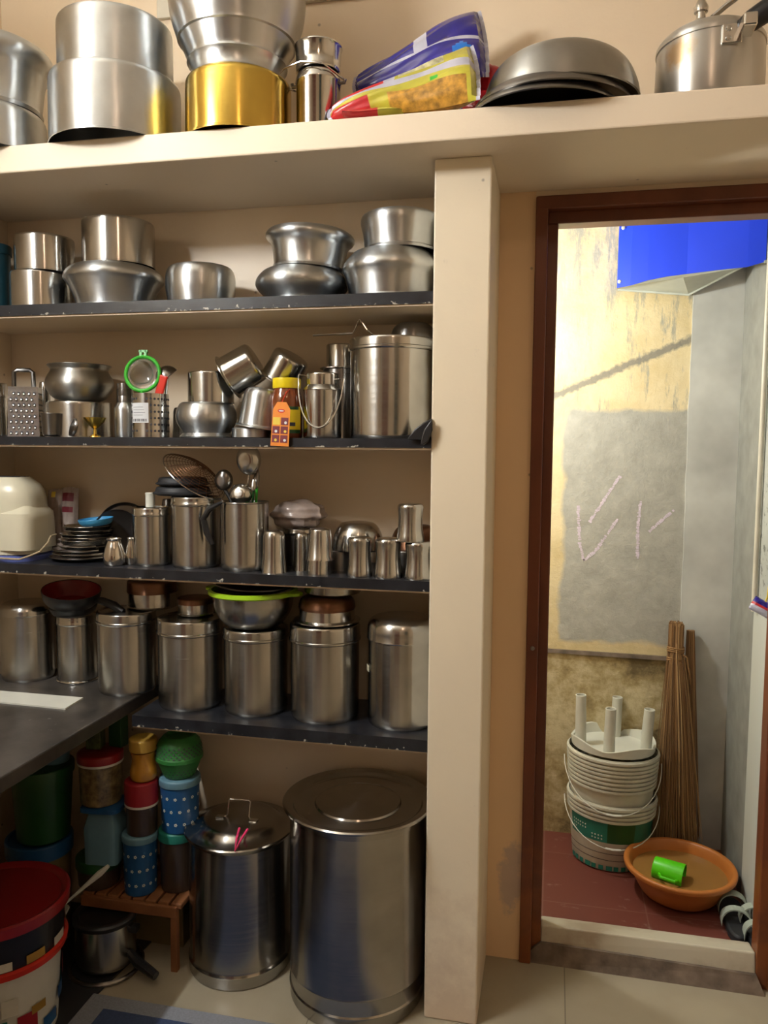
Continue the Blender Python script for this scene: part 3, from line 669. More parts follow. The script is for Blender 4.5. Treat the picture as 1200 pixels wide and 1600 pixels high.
z = pot('cooking_pot', 'large dented aluminium pot with sloped shoulder beside the pillar, uppermost shelf', 'pot', s, S2, [(.86, 0), (.86, .03), (.84, .06), (.92, .5, .1), (1.0, .62, .06), (.96, .76, .1), (.78, .98, .1), (.74, 1.0), (0, 1.0)], 'alu', wob=.010)
s = spot(563, 690, 315, z, Y=-.142); pot('cooking_pot', 'sooty-topped aluminium pot stacked on the large dented pot beside the pillar', 'pot', s, z, [(.90, 0), (.92, .05), (.88, .1), (.93, .5), (1.0, .75, .1), (.96, .92, .1), (.7, 1.0, .1), (0, 1.0)], 'alu_soot', wob=.008)

# ------------------------------------------------------------------ SHELF 3
s = spot(-40, 11, 597, S3, Y=-.14)
canister('steel_canister', 'shiny steel canister cut off by the left edge, beside the grater', s, S3, .3, lidmat='chrome', bodymat='chrome', group=None)
# box grater
P = atY(47, 680, -.13); gx = P.x; gw = .040; gh = atY(47, 604, -.17).z-S3; gt = atY(47, 579, -.13).z-S3
th = thing('box_grater', 'steel box grater with rows of holes near the left end of the second shelf', 'grater', (gx, -.145, S3), (0, 0, R(24)))
mb = MB(); k = .93
mb.add([(-gw, -.032, 0), (gw, -.032, 0), (gw, .032, 0), (-gw, .032, 0), (-gw*k, -.026, gh), (gw*k, -.026, gh), (gw*k, .026, gh), (-gw*k, .026, gh)], [(4, 5, 6, 7), (0, 1, 5, 4), (1, 2, 6, 5), (2, 3, 7, 6), (3, 0, 4, 7)])
for i in range(8):
    for j in range(5):
        zz_ = .012+(gh-.022)*i/7.5; fr = zz_/gh; x_ = -gw*.78+gw*1.56*(j+(.5 if i % 2 else 0))/4.6; y_ = -.032+.006*fr-.0006
        mb.disc((x_*(1-.07*fr), y_, zz_), (0, -1, .05), .0034, 8, 1); mb.lathe([(0, .0022), (.0022, .0016), (.0034, 0)], seg=8, mat=Matrix.Translation((x_*(1-.07*fr), y_, zz_-.003)) @ Matrix.Rotation(R(90), 4, 'X'))
        if j < 4: mb.disc((gw-.0028*fr*1.0+.0006, -.024+.015*j, zz_), (1, 0, .05), .003, 8, 1)
mb.build('grating_body', ['steel', 'ink'], th, bevel=0, smooth=False)
mb = MB(); mb.tube([(-gw*.7, 0, gh), (-gw*.68, 0, gt-.006), (-gw*.45, 0, gt), (gw*.3, 0, gt), (gw*.52, 0, gt-.006), (gw*.55, 0, gh)], .006, 10); mb.build('handle', 'steel_dark', th)
s = spot(58, 80, 596, S3, Y=-.06); single('steel_tumbler', 'steel tumbler half hidden behind the box grater', 'tumbler', s, S3, TUMBLER_P, 'steel')
# pot with handi
s = spot(72, 176, 626, S3, Y=-.13)
z = pot('steel_pot', 'straight steel pot under the round handi, behind the tiny brass lamp', 'pot', s, S3, STRAIGHT, 'steel_soft')
X, Y, r, _ = spot(69, 180, 590, z, Y=-.13); hp = atY(125, 566, -.13-r*.8).z-z
th = thing('handi_pot', 'round dull metal handi with flared rim standing on a steel pot', 'pot', (X, Y, z))
MB().lathe(shell(fil([(r*.90, hp), (r*.92, hp-.002), (r*.86, hp*.92, .005), (r*.80, hp*.86, .01), (r*.97, hp*.62, .03), (r, hp*.40, .04), (r*.8, hp*.12, .04), (r*.5, 0, .02), (0, 0)]), .0015), wob=.003).build('vessel', 'alu_dark', th)
s = spot(63, 98, 645, S3, Y=-.215); X, Y, r, h = s
o = MB().lathe(shell(fil([(r, h), (r*1.02, h-.001), (r*.98, h-.004), (r*.84, .004, .003), (0, .001)]), .001)).build('steel_tumbler', 'steel_dark', None, (X, Y, S3)); tag(o, 'small dark steel cup standing open in front of the grater', 'tumbler')
P = atY(112, 665, -.2)
o = MB().lathe(shell(fil([(.026, 0), (.027, .001), (.024, .006, .003), (0, .009)]), .0008)).build('steel_saucer', 'steel_dark', None, (P.x, -.200, S3+.027), (R(78), 0, R(-25))); tag(o, 'small steel lid leaning against the straight pot beside the cup', 'lid')
X, Y, r, h = spot(129, 167, 652, S3, Y=-.225)
th = thing('oil_lamp', 'tiny brass footed oil lamp on the second shelf in front of a steel pot', 'oil lamp', (X, Y, S3))
MB().lathe(fil([(0, 0), (r*.5, 0), (r*.46, .003), (r*.16, .008), (r*.14, h*.42), (r*.3, h*.5), (r*.8, h*.78), (r, h), (r*.96, h+.0005), (r*.7, h*.8), (0, h*.62)]), seg=32).build('lamp_body', 'brass', th)
MB().lathe(fil([(0, .012), (.002, .009), (.003, .002), (0, 0)]), seg=12).build('wick', 'orange', th, (0, 0, h*.8))
s = spot(178, 212, 628, S3, Y=-.18); z = single('dented_container', 'small dented aluminium container beside the perforated holder', 'container', s, S3, [(.9, 0), (1, .06), (1, .85, .2), (.7, 1.0, .1), (0, 1)], 'alu', wob=.02)
s = spot(182, 208, 598, z, Y=-.165); single('ribbed_cap', 'dull grey ribbed cap standing on the small dented container', 'lid', s, z, [(1, 0), (1, .3), (.96, .34), (1, .38), (1, .7), (.96, .72), (.96, 1.0, .1), (0, 1)], 'steel_dark')
# perforated cutlery holder
X, Y, r, h = spot(205, 264, 614, S3, Y=-.19); print('holder', X, Y, r, h)
th = thing('cutlery_holder', 'perforated steel cutlery holder with white price label, green strainer in it', 'holder', (X, Y, S3), (0, 0, 0))
mb = MB(); mb.lathe(shell([(r, h), (r, .001), (0, .001)], .001), seg=64)
for i in range(6):
    for j in range(30):
        a_ = 2*PI*j/30; ad = math.degrees(a_) % 360
        if 150 < 0: pass
        if 232 < ad < 296 and i in (1, 2, 3, 4): continue
        if i == 0 and 0: continue
        if 262 < ad < 288 and i in (0, 5): continue
        mb.disc(((r+.0005)*math.cos(a_), (r+.0005)*math.sin(a_), h*(.15+.145*i)), (math.cos(a_), math.sin(a_), 0), .0030, 8, 1)
mb.build('cylinder', ['steel', 'ink'], th)
def patch(r, a0, a1, z0, z1, mi=0, mb=None, n=8):
    mb = mb or MB(); vs_ = []
    for i in range(n+1):
        a_ = R(a0+(a1-a0)*i/n); vs_ += [(r*math.cos(a_), r*math.sin(a_), z0), (r*math.cos(a_), r*math.sin(a_), z1)]
    return mb.add(vs_, [(2*i, 2*i+2, 2*i+3, 2*i+1) for i in range(n)], mi)
mb = patch(r+.0012, 234, 293, h*.33, h*.78)
for i in range(11): patch(r+.0015, 238+i*4.6, 239.8+i*4.6+(i % 3)*.7, h*.36, h*.42, 1, mb, 1)
for i in range(4): patch(r+.0015, 240, 276+(i*7) % 10, h*(.50+.06*i), h*(.508+.06*i), 1, mb, 4)
mb.build('price_label', ['paper', 'ink'], th)
# green tea strainer with red and clear thing behind
P = atY(223, 584, -.19); rs_ = .5*58*((P-CAM).dot(FWD))/FPX
th = thing('tea_strainer', 'green plastic ringed strainer standing in the perforated steel holder', 'strainer', P, (R(82), 0, R(8)))
mb = MB(); mb.tube([(rs_*.93*math.cos(2*PI*i/36), rs_*.93*math.sin(2*PI*i/36), 0) for i in range(36)], .0048, 10, cyc=True); mb.build('ring', 'green', th)
MB().lathe(fil([(rs_*.92, 0), (rs_*.8, -.016, .02), (rs_*.4, -.032, .02), (0, -.036)]), seg=36).build('mesh_cup', 'glassy', th)
mb = MB()
for dx_ in (-.006, .006): mb.box((dx_-.003, rs_*.9, -.004), (dx_+.003, rs_*.9+.018, .004))
mb.box((-.011, rs_*.9+.012, -.004), (.011, rs_*.9+.018, .004)); mb.build('hanging_tab', 'green', th, smooth=False)
MB().tube([(0, -rs_*.9, 0), (0, -rs_-.05, -.004)], .005, 8).build('handle', 'green', th)
P = atY(252, 601, -.185)
o = MB().box((-.010, -.004, -.028), (.012, .004, .024)).build('spatula', 'redb', None, P, (0, R(18), 0), smooth=False, bevel=.003); tag(o, 'red plastic spatula standing in the perforated holder', 'spatula')
P = atY(262, 590, -.15)
th = thing('serving_ladle', 'steel ladle with round bowl leaning in the perforated holder behind the red spatula', 'ladle', P, (R(20), R(-35), 0))
MB().lathe(shell(fil([(.030, 0), (.031, .001), (.029, .014, .01), (.016, .028, .01), (0, .03)]), .001)).build('bowl', 'steel_dark', th)
MB().tube([(.0, 0, 0), (-.05, 0, -.045), (-.085, 0, -.07)], .003, 8).build('handle', 'steel', th)
s = spot(268, 296, 636, S3, Y=-.06); single('steel_tumbler', 'dark steel tumbler in shadow behind the perforated holder', 'tumbler', s, S3, TUMBLER_P, 'steel_dark')
# round pot and pot above
s = spot(274, 371, 627, S3, Y=-.15)
z = pot('lota_pot', 'rounded aluminium pot on a foot ring, upturned steel pot on it, second shelf', 'pot', s, S3, [(.86, 0), (.88, .04), (.78, .14), (.80, .2), (.98, .45, .25), (1.0, .68, .2), (.9, .94, .2), (.8, 1.0), (0, 1.0)], 'alu')
s = spot(293, 366, 579, z, Y=-.14); pot('steel_pot', 'small upturned steel pot on the rounded pot, beside the tilted pan', 'pot', s, z, STRAIGHT, 'steel')
def tiltpot(label, mouth, L_px, r_px, h_px, ang, Y, mat, toward=0, name='steel_pan', fl=1.12):
    P = atY(mouth[0], mouth[1], Y); d_ = (P-CAM).dot(FWD); r = r_px*d_/FPX; h = h_px*d_/FPX
    th = thing(name, label, 'pot', P, (R(toward), R(ang), 0))
    MB().lathe(shell(fil([(r*fl, 0), (r*fl, .0015), (r*1.0, .004, .004), (r*.95, h, .012), (0, h)]), .0012)).build('vessel', mat, th)
tiltpot('steel pan tilted on its side, rim facing left, above the rounded pot', (357, 590), 0, 33, 52, 60, -.14, 'steel', -6)
s = spot(368, 438, 603, S3+.028, Y=-.15)
P = atY(399, 664, -.16); 
th = thing('cooking_pot', 'upturned aluminium pot with flanged rim and scorched top behind the ghee jar', 'pot', (P.x+.012, -.165, S3+.026), (0, R(9), 0))
r = s[2]*.92; h = s[3]
MB().lathe(shell(fil([(r*1.15, 0), (r*1.15, .002), (r*1.02, .006, .004), (r*.93, h, .022), (0, h)]), .0015), wob=.004).build('vessel', 'alu_soot', th)
s = spot(362, 432, 668, S3, Y=-.155); single('steel_dish', 'flat aluminium dish under the scorched upturned pot, second shelf', 'dish', s, S3, [(.93, 0), (1, .1), (1, .9), (.96, 1.0), (0, 1.0)], 'alu')
tiltpot('steel pan leaning with its base up and to the right, above the ghee jar', (437, 594), 0, 30, 44, 32, -.10, 'steel', 8)
# ghee jar with card tag
X, Y, r, h = spot(423, 473, 604, S3, Y=-.195)
th = thing('ghee_jar', 'clear jar of brown ghee with yellow cap and yellow label', 'jar', (X, Y, S3))
MB().lathe(fil([(0, 0), (r*.95, 0, .004), (r, .01), (r, h*.78, .012), (r*.82, h*.95, .01), (r*.80, h), (0, h)])).build('jar_body', 'honey', th)
hc = atY(448, 589, Y-r).z-S3
MB().lathe(fil([(0, h-.002), (r*.86, h-.002), (r*.88, h+.001), (r*.88, hc, .003), (0, hc)])).build('cap', 'yellow', th)
mb = patch(r+.0006, 262, 345, h*.10, h*.62); patch(r+.0009, 264, 344, h*.10, h*.17, 1, mb); patch(r+.0009, 285, 320, h*.24, h*.31, 2, mb); patch(r+.0009, 285, 335, h*.56, h*.62, 1, mb); patch(r+.0009, 262, 282, h*.42, h*.60, 3, mb)
mb.build('label', ['yellow', 'dkgreen', 'ink', 'red'], th)
P0 = atY(436, 697, -.275)
th = thing('card_tag', 'orange card tag with small pictures hanging from the ghee jar over the shelf edge', 'tag', (P0.x, -.272, P0.z), (R(-3), R(2.5), 0))
tw, tt = .0225, atY(434, 628, -.27).z-P0.z
MB().prism([(-tw, 0), (tw, 0), (tw*.96, tt*.84), (tw*.5, tt), (-tw*.5, tt), (-tw*.92, tt*.84)], -.0005, .0005, mat=Matrix.Rotation(R(90), 4, 'X')).build('card', 'orange', th, smooth=False)
mb = MB()
for i in range(3):
    for j in range(2):
        x0 = -tw*.86+j*tw*.9; z0 = tt*(.08+.20*i)
        mb.box((x0, -.0011, z0), (x0+tw*.78, -.0006, z0+tt*.17), 1 if (i, j) == (2, 0) else 0)
        mb.disc((x0+tw*(.4 if j == 0 else .5), -.0013, z0+tt*.055), (0, -1, 0), .0034, 10, 2 if (i+j) % 2 else 1)
mb.disc((0, -.0009, tt*.80), (0, -1, 0), .009, 16, 3, .0045); mb.disc((0, -.0012, tt*.80), (0, -1, 0), .0065, 12, 4, .0018)
mb.build('picture_print', ['maroon', 'tagyellow', 'paper', 'redb', 'paper'], th, smooth=False)
MB().tube([(0, 0, tt), (-.002, .03, tt+.025), (.004, .05, tt+.04)], .0012, 6).build('string', 'redb', th)
# small milk can with bail
X, Y, r, h = spot(474, 534, 596, S3, Y=-.19); hb = h
th = thing('milk_can', 'small steel milk can with a hanging wire handle beside the ghee jar', 'can', (X, Y, S3))
yr = atY(504, 609, Y-r).z-S3; zt_ = atY(503, 582, Y).z-S3
MB().lathe(fil([(0, 0), (r*.96, 0, .004), (r, .006), (r, yr, .004), (r*1.02, yr+.002), (r*1.0, yr+.004), (r*.84, yr+.014, .005), (r*.80, yr+.016), (0, yr+.016)])).build('body', 'steel', th)
MB().lathe(fil([(r*.80, yr+.014), (r*.83, yr+.014), (r*.84, zt_-.003, .004), (r*.6, zt_, .004), (0, zt_)])).build('lid', 'chrome', th)
pts = []
rr = r*1.22; zc_ = zt_-.012; dn = zc_-(atY(508, 668, Y-r*1.3).z-S3)
for i in range(25): a_ = PI+PI*i/24; pts.append((rr*math.cos(a_), -.012-.035*abs(math.sin(a_)), zc_+dn*math.sin(a_)-.006*math.cos(a_)))
MB().tube([(-r*.86, 0, zc_+.004)]+pts+[(r*.86, 0, zc_-.004)], .0021, 8).build('handle', 'chrome', th)
# things behind
s = spot(505, 562, 574, S3, Y=-.06); z = single('steel_canister', 'wide steel container behind the small milk can', 'container', (s[0], s[1], s[2], s[3]), S3, STRAIGHT, 'steel_dark')
s = spot(503, 560, 572, z, Y=-.06); s = (s[0], s[1], s[2], .004); single('steel_saucer', 'thin steel disc between two containers behind the milk can', 'lid', s, z, [(1.12, 0), (1.12, .5), (1, 1), (0, 1)], 'steel')
s = spot(510, 560, 536, z+.004, Y=-.06); single('steel_pot', 'small upturned steel pot at the back between milk can and large tin', 'pot', s, z+.004, STRAIGHT, 'steel_soft')
# large tin
s = spot(546, 680, 522, S3, Y=-.150); print('tin', s)
zt_ = canister('steel_drum', 'large round steel tin with wide lid beside the pillar on the second shelf', s, S3, .14, cat='tin', group=None, lidr=1.02, bodymat='steel', lidmat='steel'); XT, YT, RT, HT = s
X, Y, r, h = spot(610, 682, 499, zt_, Y=-.13); o = MB().lathe(shell(bowl_prof(r, h), .0015)).build('metal_bowl', 'steel_dark', None, (X, Y, zt_)); tag(o, 'dark upturned bowl on the lid of the large tin', 'bowl')
A = atY(489, 524, -.20); B = atY(551, 521, -.2); C_ = atY(562, 499, -.2); D_ = atY(573, 515, -.2)
pts = [A, A.lerp(B, .5), B, B.lerp(C_, .45)+Vector((.0, 0, 0)), C_+Vector((-.004, 0, -.004)), C_+Vector((.0, 0, .001)), C_+Vector((.005, 0, -.006)), D_, Vector((D_.x+.02, -.17, zt_+.003)), Vector((D_.x+.08, -.13, zt_+.003))]
o = MB().tube(pts, .0022, 8).build('wire_tongs', 'chrome'); tag(o, 'bent steel wire tongs lying on the large tin, one arm sticking out left', 'tongs')
# dark spatula / pan edge by the pillar
th = thing('black_ladle', 'black plastic ladle blade leaning at the foot of the large tin by the pillar', 'ladle', (atY(660, 684, -.272).x, -.272, S3))
ox = th.location.x
for nm, pts_, yy in (('blade', [(636, 687), (648, 671), (662, 660), (675, 654), (676, 664), (668, 684), (660, 688)], .0), ('handle', [(659, 690), (664, 672), (676, 655), (677, 672), (670, 690), (662, 696), (658, 695)], -.010)):
    pl_ = [(atY(x, y, -.272).x-ox, atY(x, y, -.272).z-S3) for x, y in pts_]
    MB().prism(pl_, -.004, .004, mat=Matrix.Translation((0, yy, 0)) @ Matrix.Rotation(R(90), 4, 'X')).build(nm, 'blackp', th, bevel=.002)

# ------------------------------------------------------------------ SHELF 4
# bread toaster
P = atY(20, 868, -.19)
XTO = atY(-2, 800, -.17).x
th = thing('toaster', 'cream and lavender-blue rounded toaster at the left end of the third shelf', 'toaster', (XTO, -.165, S4), (0, 0, R(3)))
def rbox(hx, hy, z0, z1, k, nz=10, p=3.2, taper=.86, dome=.25):
    mb = MB(); seg = 48; prof = []
    for i in range(nz+1):
        t = i/nz
        sc_ = 1-(1-taper)*t**1.6
        if t > 1-dome: q = (t-(1-dome))/dome; sc_ *= (1-.30*q**2.5)
        prof.append((sc_, z0+(z1-z0)*t))
    vs_ = []
    for sc_, z_ in prof:
        for i in range(seg):
            a_ = 2*PI*i/seg; c_, s_ = math.cos(a_), math.sin(a_)
            rr = (abs(c_)**p+abs(s_)**p)**(-1/p); vs_.append((hx*sc_*rr*c_, hy*sc_*rr*s_, z_))
    fs = []
    for i in range(nz):
        for j in range(seg): j2 = (j+1) % seg; fs.append((i*seg+j, i*seg+j2, (i+1)*seg+j2, (i+1)*seg+j))
    fs.append(tuple(range(seg))[::-1]); fs.append(tuple(nz*seg+j for j in range(seg)))
    return mb.add(vs_, fs)
HT_ = atY(25, 745, -.165).z-S4; HX = atY(79, 830, -.165).x-XTO
HX = min(HX, .13)
rbox(HX, .082, .018, HT_, 1).build('housing', 'cream', th, smooth=True)
rbox(HX*1.02, .088, .0, .024, 1, nz=2, taper=1.03).build('base', 'bluep', th)
mb = rbox(HX*.40, .078, .030, HT_*.66, 1, nz=6, taper=.93, p=4); mb.build('end_cap', 'cream', th, (HX*.64, -.0065, 0))
mb = MB(); mb.box((-.05, -.084, HT_*.32), (.012, -.072, HT_*.66)); mb.build('control_panel', 'bluep', th, smooth=False, bevel=.006)
mb = MB()
for y_ in (-.02, .02): mb.box((-HX*.7, y_-.008, HT_-.004), (HX*.55, y_+.008, HT_+.001))
mb.build('bread_slot', 'ink', th, smooth=False)
A = atY(-5, 872, -.256); B = atY(30, 874, -.258); C_ = atY(62, 862, -.25); D_ = atY(79, 838, -.20)
o = MB().tube([A, A.lerp(B, .6), B, B.lerp(C_, .5)+Vector((0, 0, -.001)), C_, C_.lerp(D_, .6)+Vector((.005, 0, 0)), D_, D_+Vector((-.004, .03, .002))], .0024, 8).build('power_cord', 'cable'); tag(o, 'beige power cord looping in front of the toaster', 'cord')
# plastic pouches behind
for (x0, x1, y0, y1, lab, sd) in ((78, 102, 765, 850, 'clear plastic pouch with a small yellow mark standing right behind the toaster', 1), (98, 124, 762, 850, 'clear plastic pouch with two dark red labels behind the plate stack', 2)):
    A = atY((x0+x1)/2, y1, -.05); hz_ = atY((x0+x1)/2, y0, -.05).z-S4; wx = (x1-x0)/2*2.2/FPX*1.15
    o = pillow(hz_, wx*2, .03, (lambda u, v, s: (1 if (.2 < v < .85 and (.62 < u < .72 or .78 < u < .93)) else 0)) if sd == 2 else (lambda u, v, s: 2 if (.86 < u < .94 and .3 < v < .6) else 0), nu=24, nv=12, seed=sd).build('plastic_pouch', ['plasticbag', 'maroon', 'tagyellow'], None, (A.x, -.05, S4+hz_/2+.002), (0, R(-90), R(-90)))
    tag(o, lab, 'pouch')
# plate stack
X, Y, r, _ = spot(79, 190, 860, S4, Y=-.135); print('plates', X, Y, r)
def plate(name, label, X, Y, z, r, h, mat='steel', group='stacked steel plates on the third shelf'):
    o = MB().lathe(shell(fil([(r, h), (r*1.01, h-.0008), (r*.98, h-.002), (r*.84, .0015, .004), (0, 0)]), .0009), seg=56).build(name, mat, None, (X, Y, z)); tag(o, label, 'plate', group)
zp_ = [S4+.001]; labs = ['lowest', 'second', 'third', 'fourth']
ys = [861, 853, 848, 842]
z = S4+.001
for i, (rr, dz, hh, la) in enumerate(((1, .010, .010, 'widest steel plate at the very bottom of the plate stack'), (.99, .009, .010, 'wide steel plate, second from the bottom of the plate stack'), (.95, .010, .010, 'wide steel plate, third from the bottom of the plate stack'), (.90, .010, .012, 'steel plate, fourth from the bottom of the plate stack'),
        (.80, .008, .016, 'deep steel dish just above the wide plates'), (.79, .008, .016, 'deep steel dish, middle of the plate stack'), (.77, .010, .016, 'deep steel dish, third of the deeper ones from below'), (.72, .008, .016, 'small steel dish near the top of the plate stack'), (.70, .008, .018, 'topmost steel dish of the stack, under the sky blue bowl'))):
    plate('steel_plate', la, X+(.004 if i % 2 else -.003)+.01*i/8, Y, z, r*rr, hh, 'chrome' if i % 2 else 'steel'); z += dz
Xs, Ys, rs2, hs = spot(122, 178, 790, z+.006, Y=-.135)
o = MB().lathe(shell(fil([(rs2, .018), (rs2*1.01, .017), (rs2*.93, .006, .006), (rs2*.75, 0, .004), (0, 0)]), .0012)).build('plastic_bowl', 'skyblue', None, (Xs, Ys, z+.011), (R(3), R(-4), 0)); tag(o, 'sky blue plastic bowl on top of the plate stack', 'bowl')
s = spot(96, 124, 812, z-.03, Y=-.16)
P = atY(184, 822, -.07)
o = MB().lathe(shell(fil([(.064, .004), (.065, .003), (.058, 0), (0, 0)]), .0015)).build('black_plate', 'blackp', None, (P.x, -.075, S4+.066), (R(84), 0, R(30))); tag(o, 'black round plate standing on edge behind the plate stack', 'plate')
o = MB().lathe(shell(fil([(.073, .008), (.074, .007), (.066, 0, .003), (0, 0)]), .0012)).build('steel_plate', 'steel_dark', None, (P.x+.004, -.04, S4+.075), (R(86), 0, R(24))); tag(o, 'dark steel plate with bright rim standing against the wall behind the black plate', 'plate')
LOTA = [(.62, 1.0), (.66, .98), (.55, .90, .1), (.78, .66, .2), (1.0, .28, .3), (.85, 0, .12), (0, 0)]
for (a_, b2, y_, Yc, lab) in ((159, 197, 843, -.215, 'small shiny steel lota pot in front of the plate stack'), (194, 216, 841, -.19, 'tiny shiny steel lota pot squeezed against the small canister')):
    X, Y, r, h = spot(a_, b2, y_, S4, Y=Yc); o = MB().lathe(shell(frac(LOTA, r, h), .001), seg=40).build('lota_pot', 'chrome', None, (X, Y, S4)); tag(o, lab, 'pot')
s = spot(206, 268, 795, S4, Y=-.175)
zt_ = canister('steel_canister', 'small steel canister beside the plate stack, white cap standing on it', s, S4, .17, group=None)
X, Y, r, h = spot(227, 242, 770, zt_, Y=-.165); o = MB().lathe(fil([(0, 0), (r, 0), (r, h*.9), (r*1.05, h*.9), (r*1.05, h, .002), (0, h)]), seg=24).build('bottle_cap', 'whitep', None, (X, Y, zt_)); tag(o, 'small white tube cap standing on the small canister', 'cap')
s = spot(250, 275, 780, S4, Y=-.06); single('steel_tumbler', 'tall steel tumbler standing between the two canisters', 'tumbler', s, S4, TUMBLER_P, 'steel_dark')
s = spot(267, 345, 778, S4, Y=-.175); print(s)
zt_ = canister('steel_canister', 'tall steel canister with black dishes behind its lid and black ladle handle in front', s, S4, .15, group=None, bodymat='steel_soft')
zq = S4
X, Y, r, h = spot(248, 340, 768, zt_, Y=-.10)
for i, (k1, lab) in enumerate(((1.0, 'lower dark plastic dish on the tall canister'), (.90, 'upper dark plastic dish on the tall canister'))):
    o = MB().lathe(fil([(0, 0), (r*k1*.86, 0), (r*k1, .004), (r*k1*1.02, .006), (r*k1*.93, .010), (r*k1*.88, .022, .006), (0, .024)])).build('plastic_dish', 'rubber', None, (X, -.13, zt_+.0245*i)); tag(o, lab, 'dish')
P = [atY(*q, -.262) for q in ((343, 785), (322, 796), (313, 812), (318, 833), (327, 852))]
P = [Vector((p.x, -.245-.0*i, p.z)) for i, p in enumerate(P)]
o = MB().tube(P, .006, 10, rs=[.004, .0075, .008, .0075, .006]).build('black_spoon', 'blackp'); tag(o, 'black curved spoon hanging down in front of the tall canister', 'spoon')
# open utensil holder
X, Y, r, h = spot(344, 420, 786, S4, Y=-.19); XH, YH, RH, HH = X, Y, r, h
o = MB().lathe(shell(fil([(r*1.02, h), (r*1.03, h-.002), (r, h-.004), (r, .01, .012), (r*.9, 0), (0, 0)]), .0012)).build('utensil_holder', 'steel_soft', None, (X, Y, S4)); tag(o, 'open tall steel tumbler holding ladles and spoons on the third shelf', 'holder')
def spoon(label, tip, base, rx, ry, mat, Y0, Y1, name='serving_spoon', rotx=80, depth=.35, hmat=None, hr=.0028, roty=0):
    P = atY(tip[0], tip[1], Y0); Q = atY(base[0], base[1], Y1); d_ = (P-CAM).dot(FWD)/FPX
    th = thing(name, label, 'spoon', P)
    mb = MB(); mt = Euler((R(rotx), R(roty), 0)).to_matrix().to_4x4() @ Matrix.Diagonal((rx*d_, ry*d_, 1, 1))
    mb.lathe([(p[0], p[1]*rx*d_*2) for p in shell(fil([(1, 0), (.92, depth*.55, .1), (.5, depth, .2), (0, depth*1.02)]), .03)], seg=36, mat=mt); mb.build('bowl', mat, th)
    MB().tube([Vector((0, .002, -ry*d_*.8)), (Q-P)*.5+Vector((0, .004, 0)), Q-P], hr, 8).build('handle', hmat or mat, th)
spoon('big oval steel serving spoon standing highest in the holder, back facing out', (389, 718), (384, 800), 20, 25, 'steel', -.195, -.19, rotx=95)
spoon('round steel ladle low in the holder, left of the big spoon', (377, 772), (384, 810), 19, 17, 'steel', -.20, -.19, rotx=80)
spoon('dark steel ladle leaning left in the holder beside the wire strainer', (350, 750), (368, 810), 15, 17, 'steel_dark', -.18, -.19, rotx=100, hmat='blackp', hr=.005, roty=20)
spoon('steel spoon with green handle end at the right of the holder', (401, 748), (398, 810), 5, 16, 'steel_dark', -.18, -.18, hmat='green', hr=.0035)
spoon('narrow steel spoon between the big spoon and the green handle', (396, 758), (392, 815), 4, 10, 'steel', -.21, -.19, hmat='dkgreen', hr=.003)
# wire strainer
A = atY(263, 710, -.19); B = atY(345, 779, -.19)
cc = (A+B)/2; ax = (B-A); rr = ax.length/2*1.0
th = thing('wire_strainer', 'shallow wire-mesh frying strainer leaning left out of the utensil holder', 'strainer', cc, (R(10), math.atan2(-(B-A).z, (B-A).x), 0))
mb = MB(); mb.tube([(rr*math.cos(2*PI*i/40), rr*.85*math.sin(2*PI*i/40), 0) for i in range(40)], .0016, 6, cyc=True)
mb.build('rim', 'steel', th)
mb = MB()
for q in range(1, 13):
    k = q/13; mb.tube([(rr*k*math.cos(2*PI*i/32), rr*.85*k*math.sin(2*PI*i/32), rr*.36*(1-k*k)) for i in range(32)], .0007, 4, cyc=True)
for q in range(20): a_ = 2*PI*q/20; mb.tube([(rr*k*math.cos(a_), rr*.85*k*math.sin(a_), rr*.36*(1-k*k)) for k in (.05, .25, .5, .75, 1)], .0006, 4)
mb.build('mesh_bowl', 'copper', th)
MB().tube([(rr*.97, 0, 0), (rr*1.15, 0, -.005), (rr*1.6, .01, -.03)], .0025, 8).build('handle', 'steel', th)
# bag and tins behind
s = spot(440, 500, 828, S4, Y=-.075); X, Y, r, h = s
zt_ = canister('steel_canister', 'dark steel tin behind the tumblers carrying a plastic bag', s, S4, .2, bodymat='steel_dark', lidmat='steel_soft', group=None)
P = atY(466, 805, -.09)
def blob(sx_, sy_, sz_, seed, n=28):
    rg = random.Random(seed); ph = [rg.uniform(0, 6) for _ in range(6)]; mb = MB(); vs_ = []; fs = []
    for i in range(n+1):
        for j in range(n):
            t = PI*i/n; p_ = 2*PI*j/n; x, y, z_ = math.sin(t)*math.cos(p_), math.sin(t)*math.sin(p_), math.cos(t)
            q = 1+.07*math.sin(6*x+ph[0]+4*z_)+.06*math.sin(9*y+ph[1]+5*x)+.05*math.sin(11*z_+ph[2]); vs_.append((x*sx_*q, y*sy_*q, z_*sz_*q))
    for i in range(n):
        for j in range(n): fs.append((i*n+j, (i+1)*n+j, (i+1)*n+(j+1) % n, i*n+(j+1) % n))
    return mb.add(vs_, fs)
o = blob(.068, .045, .038, 4).build('plastic_bag', 'plasticbag', None, (P.x, -.09, zt_+.036)); tag(o, 'crumpled clear plastic bag of brownish food on a tin behind the tumblers', 'bag')
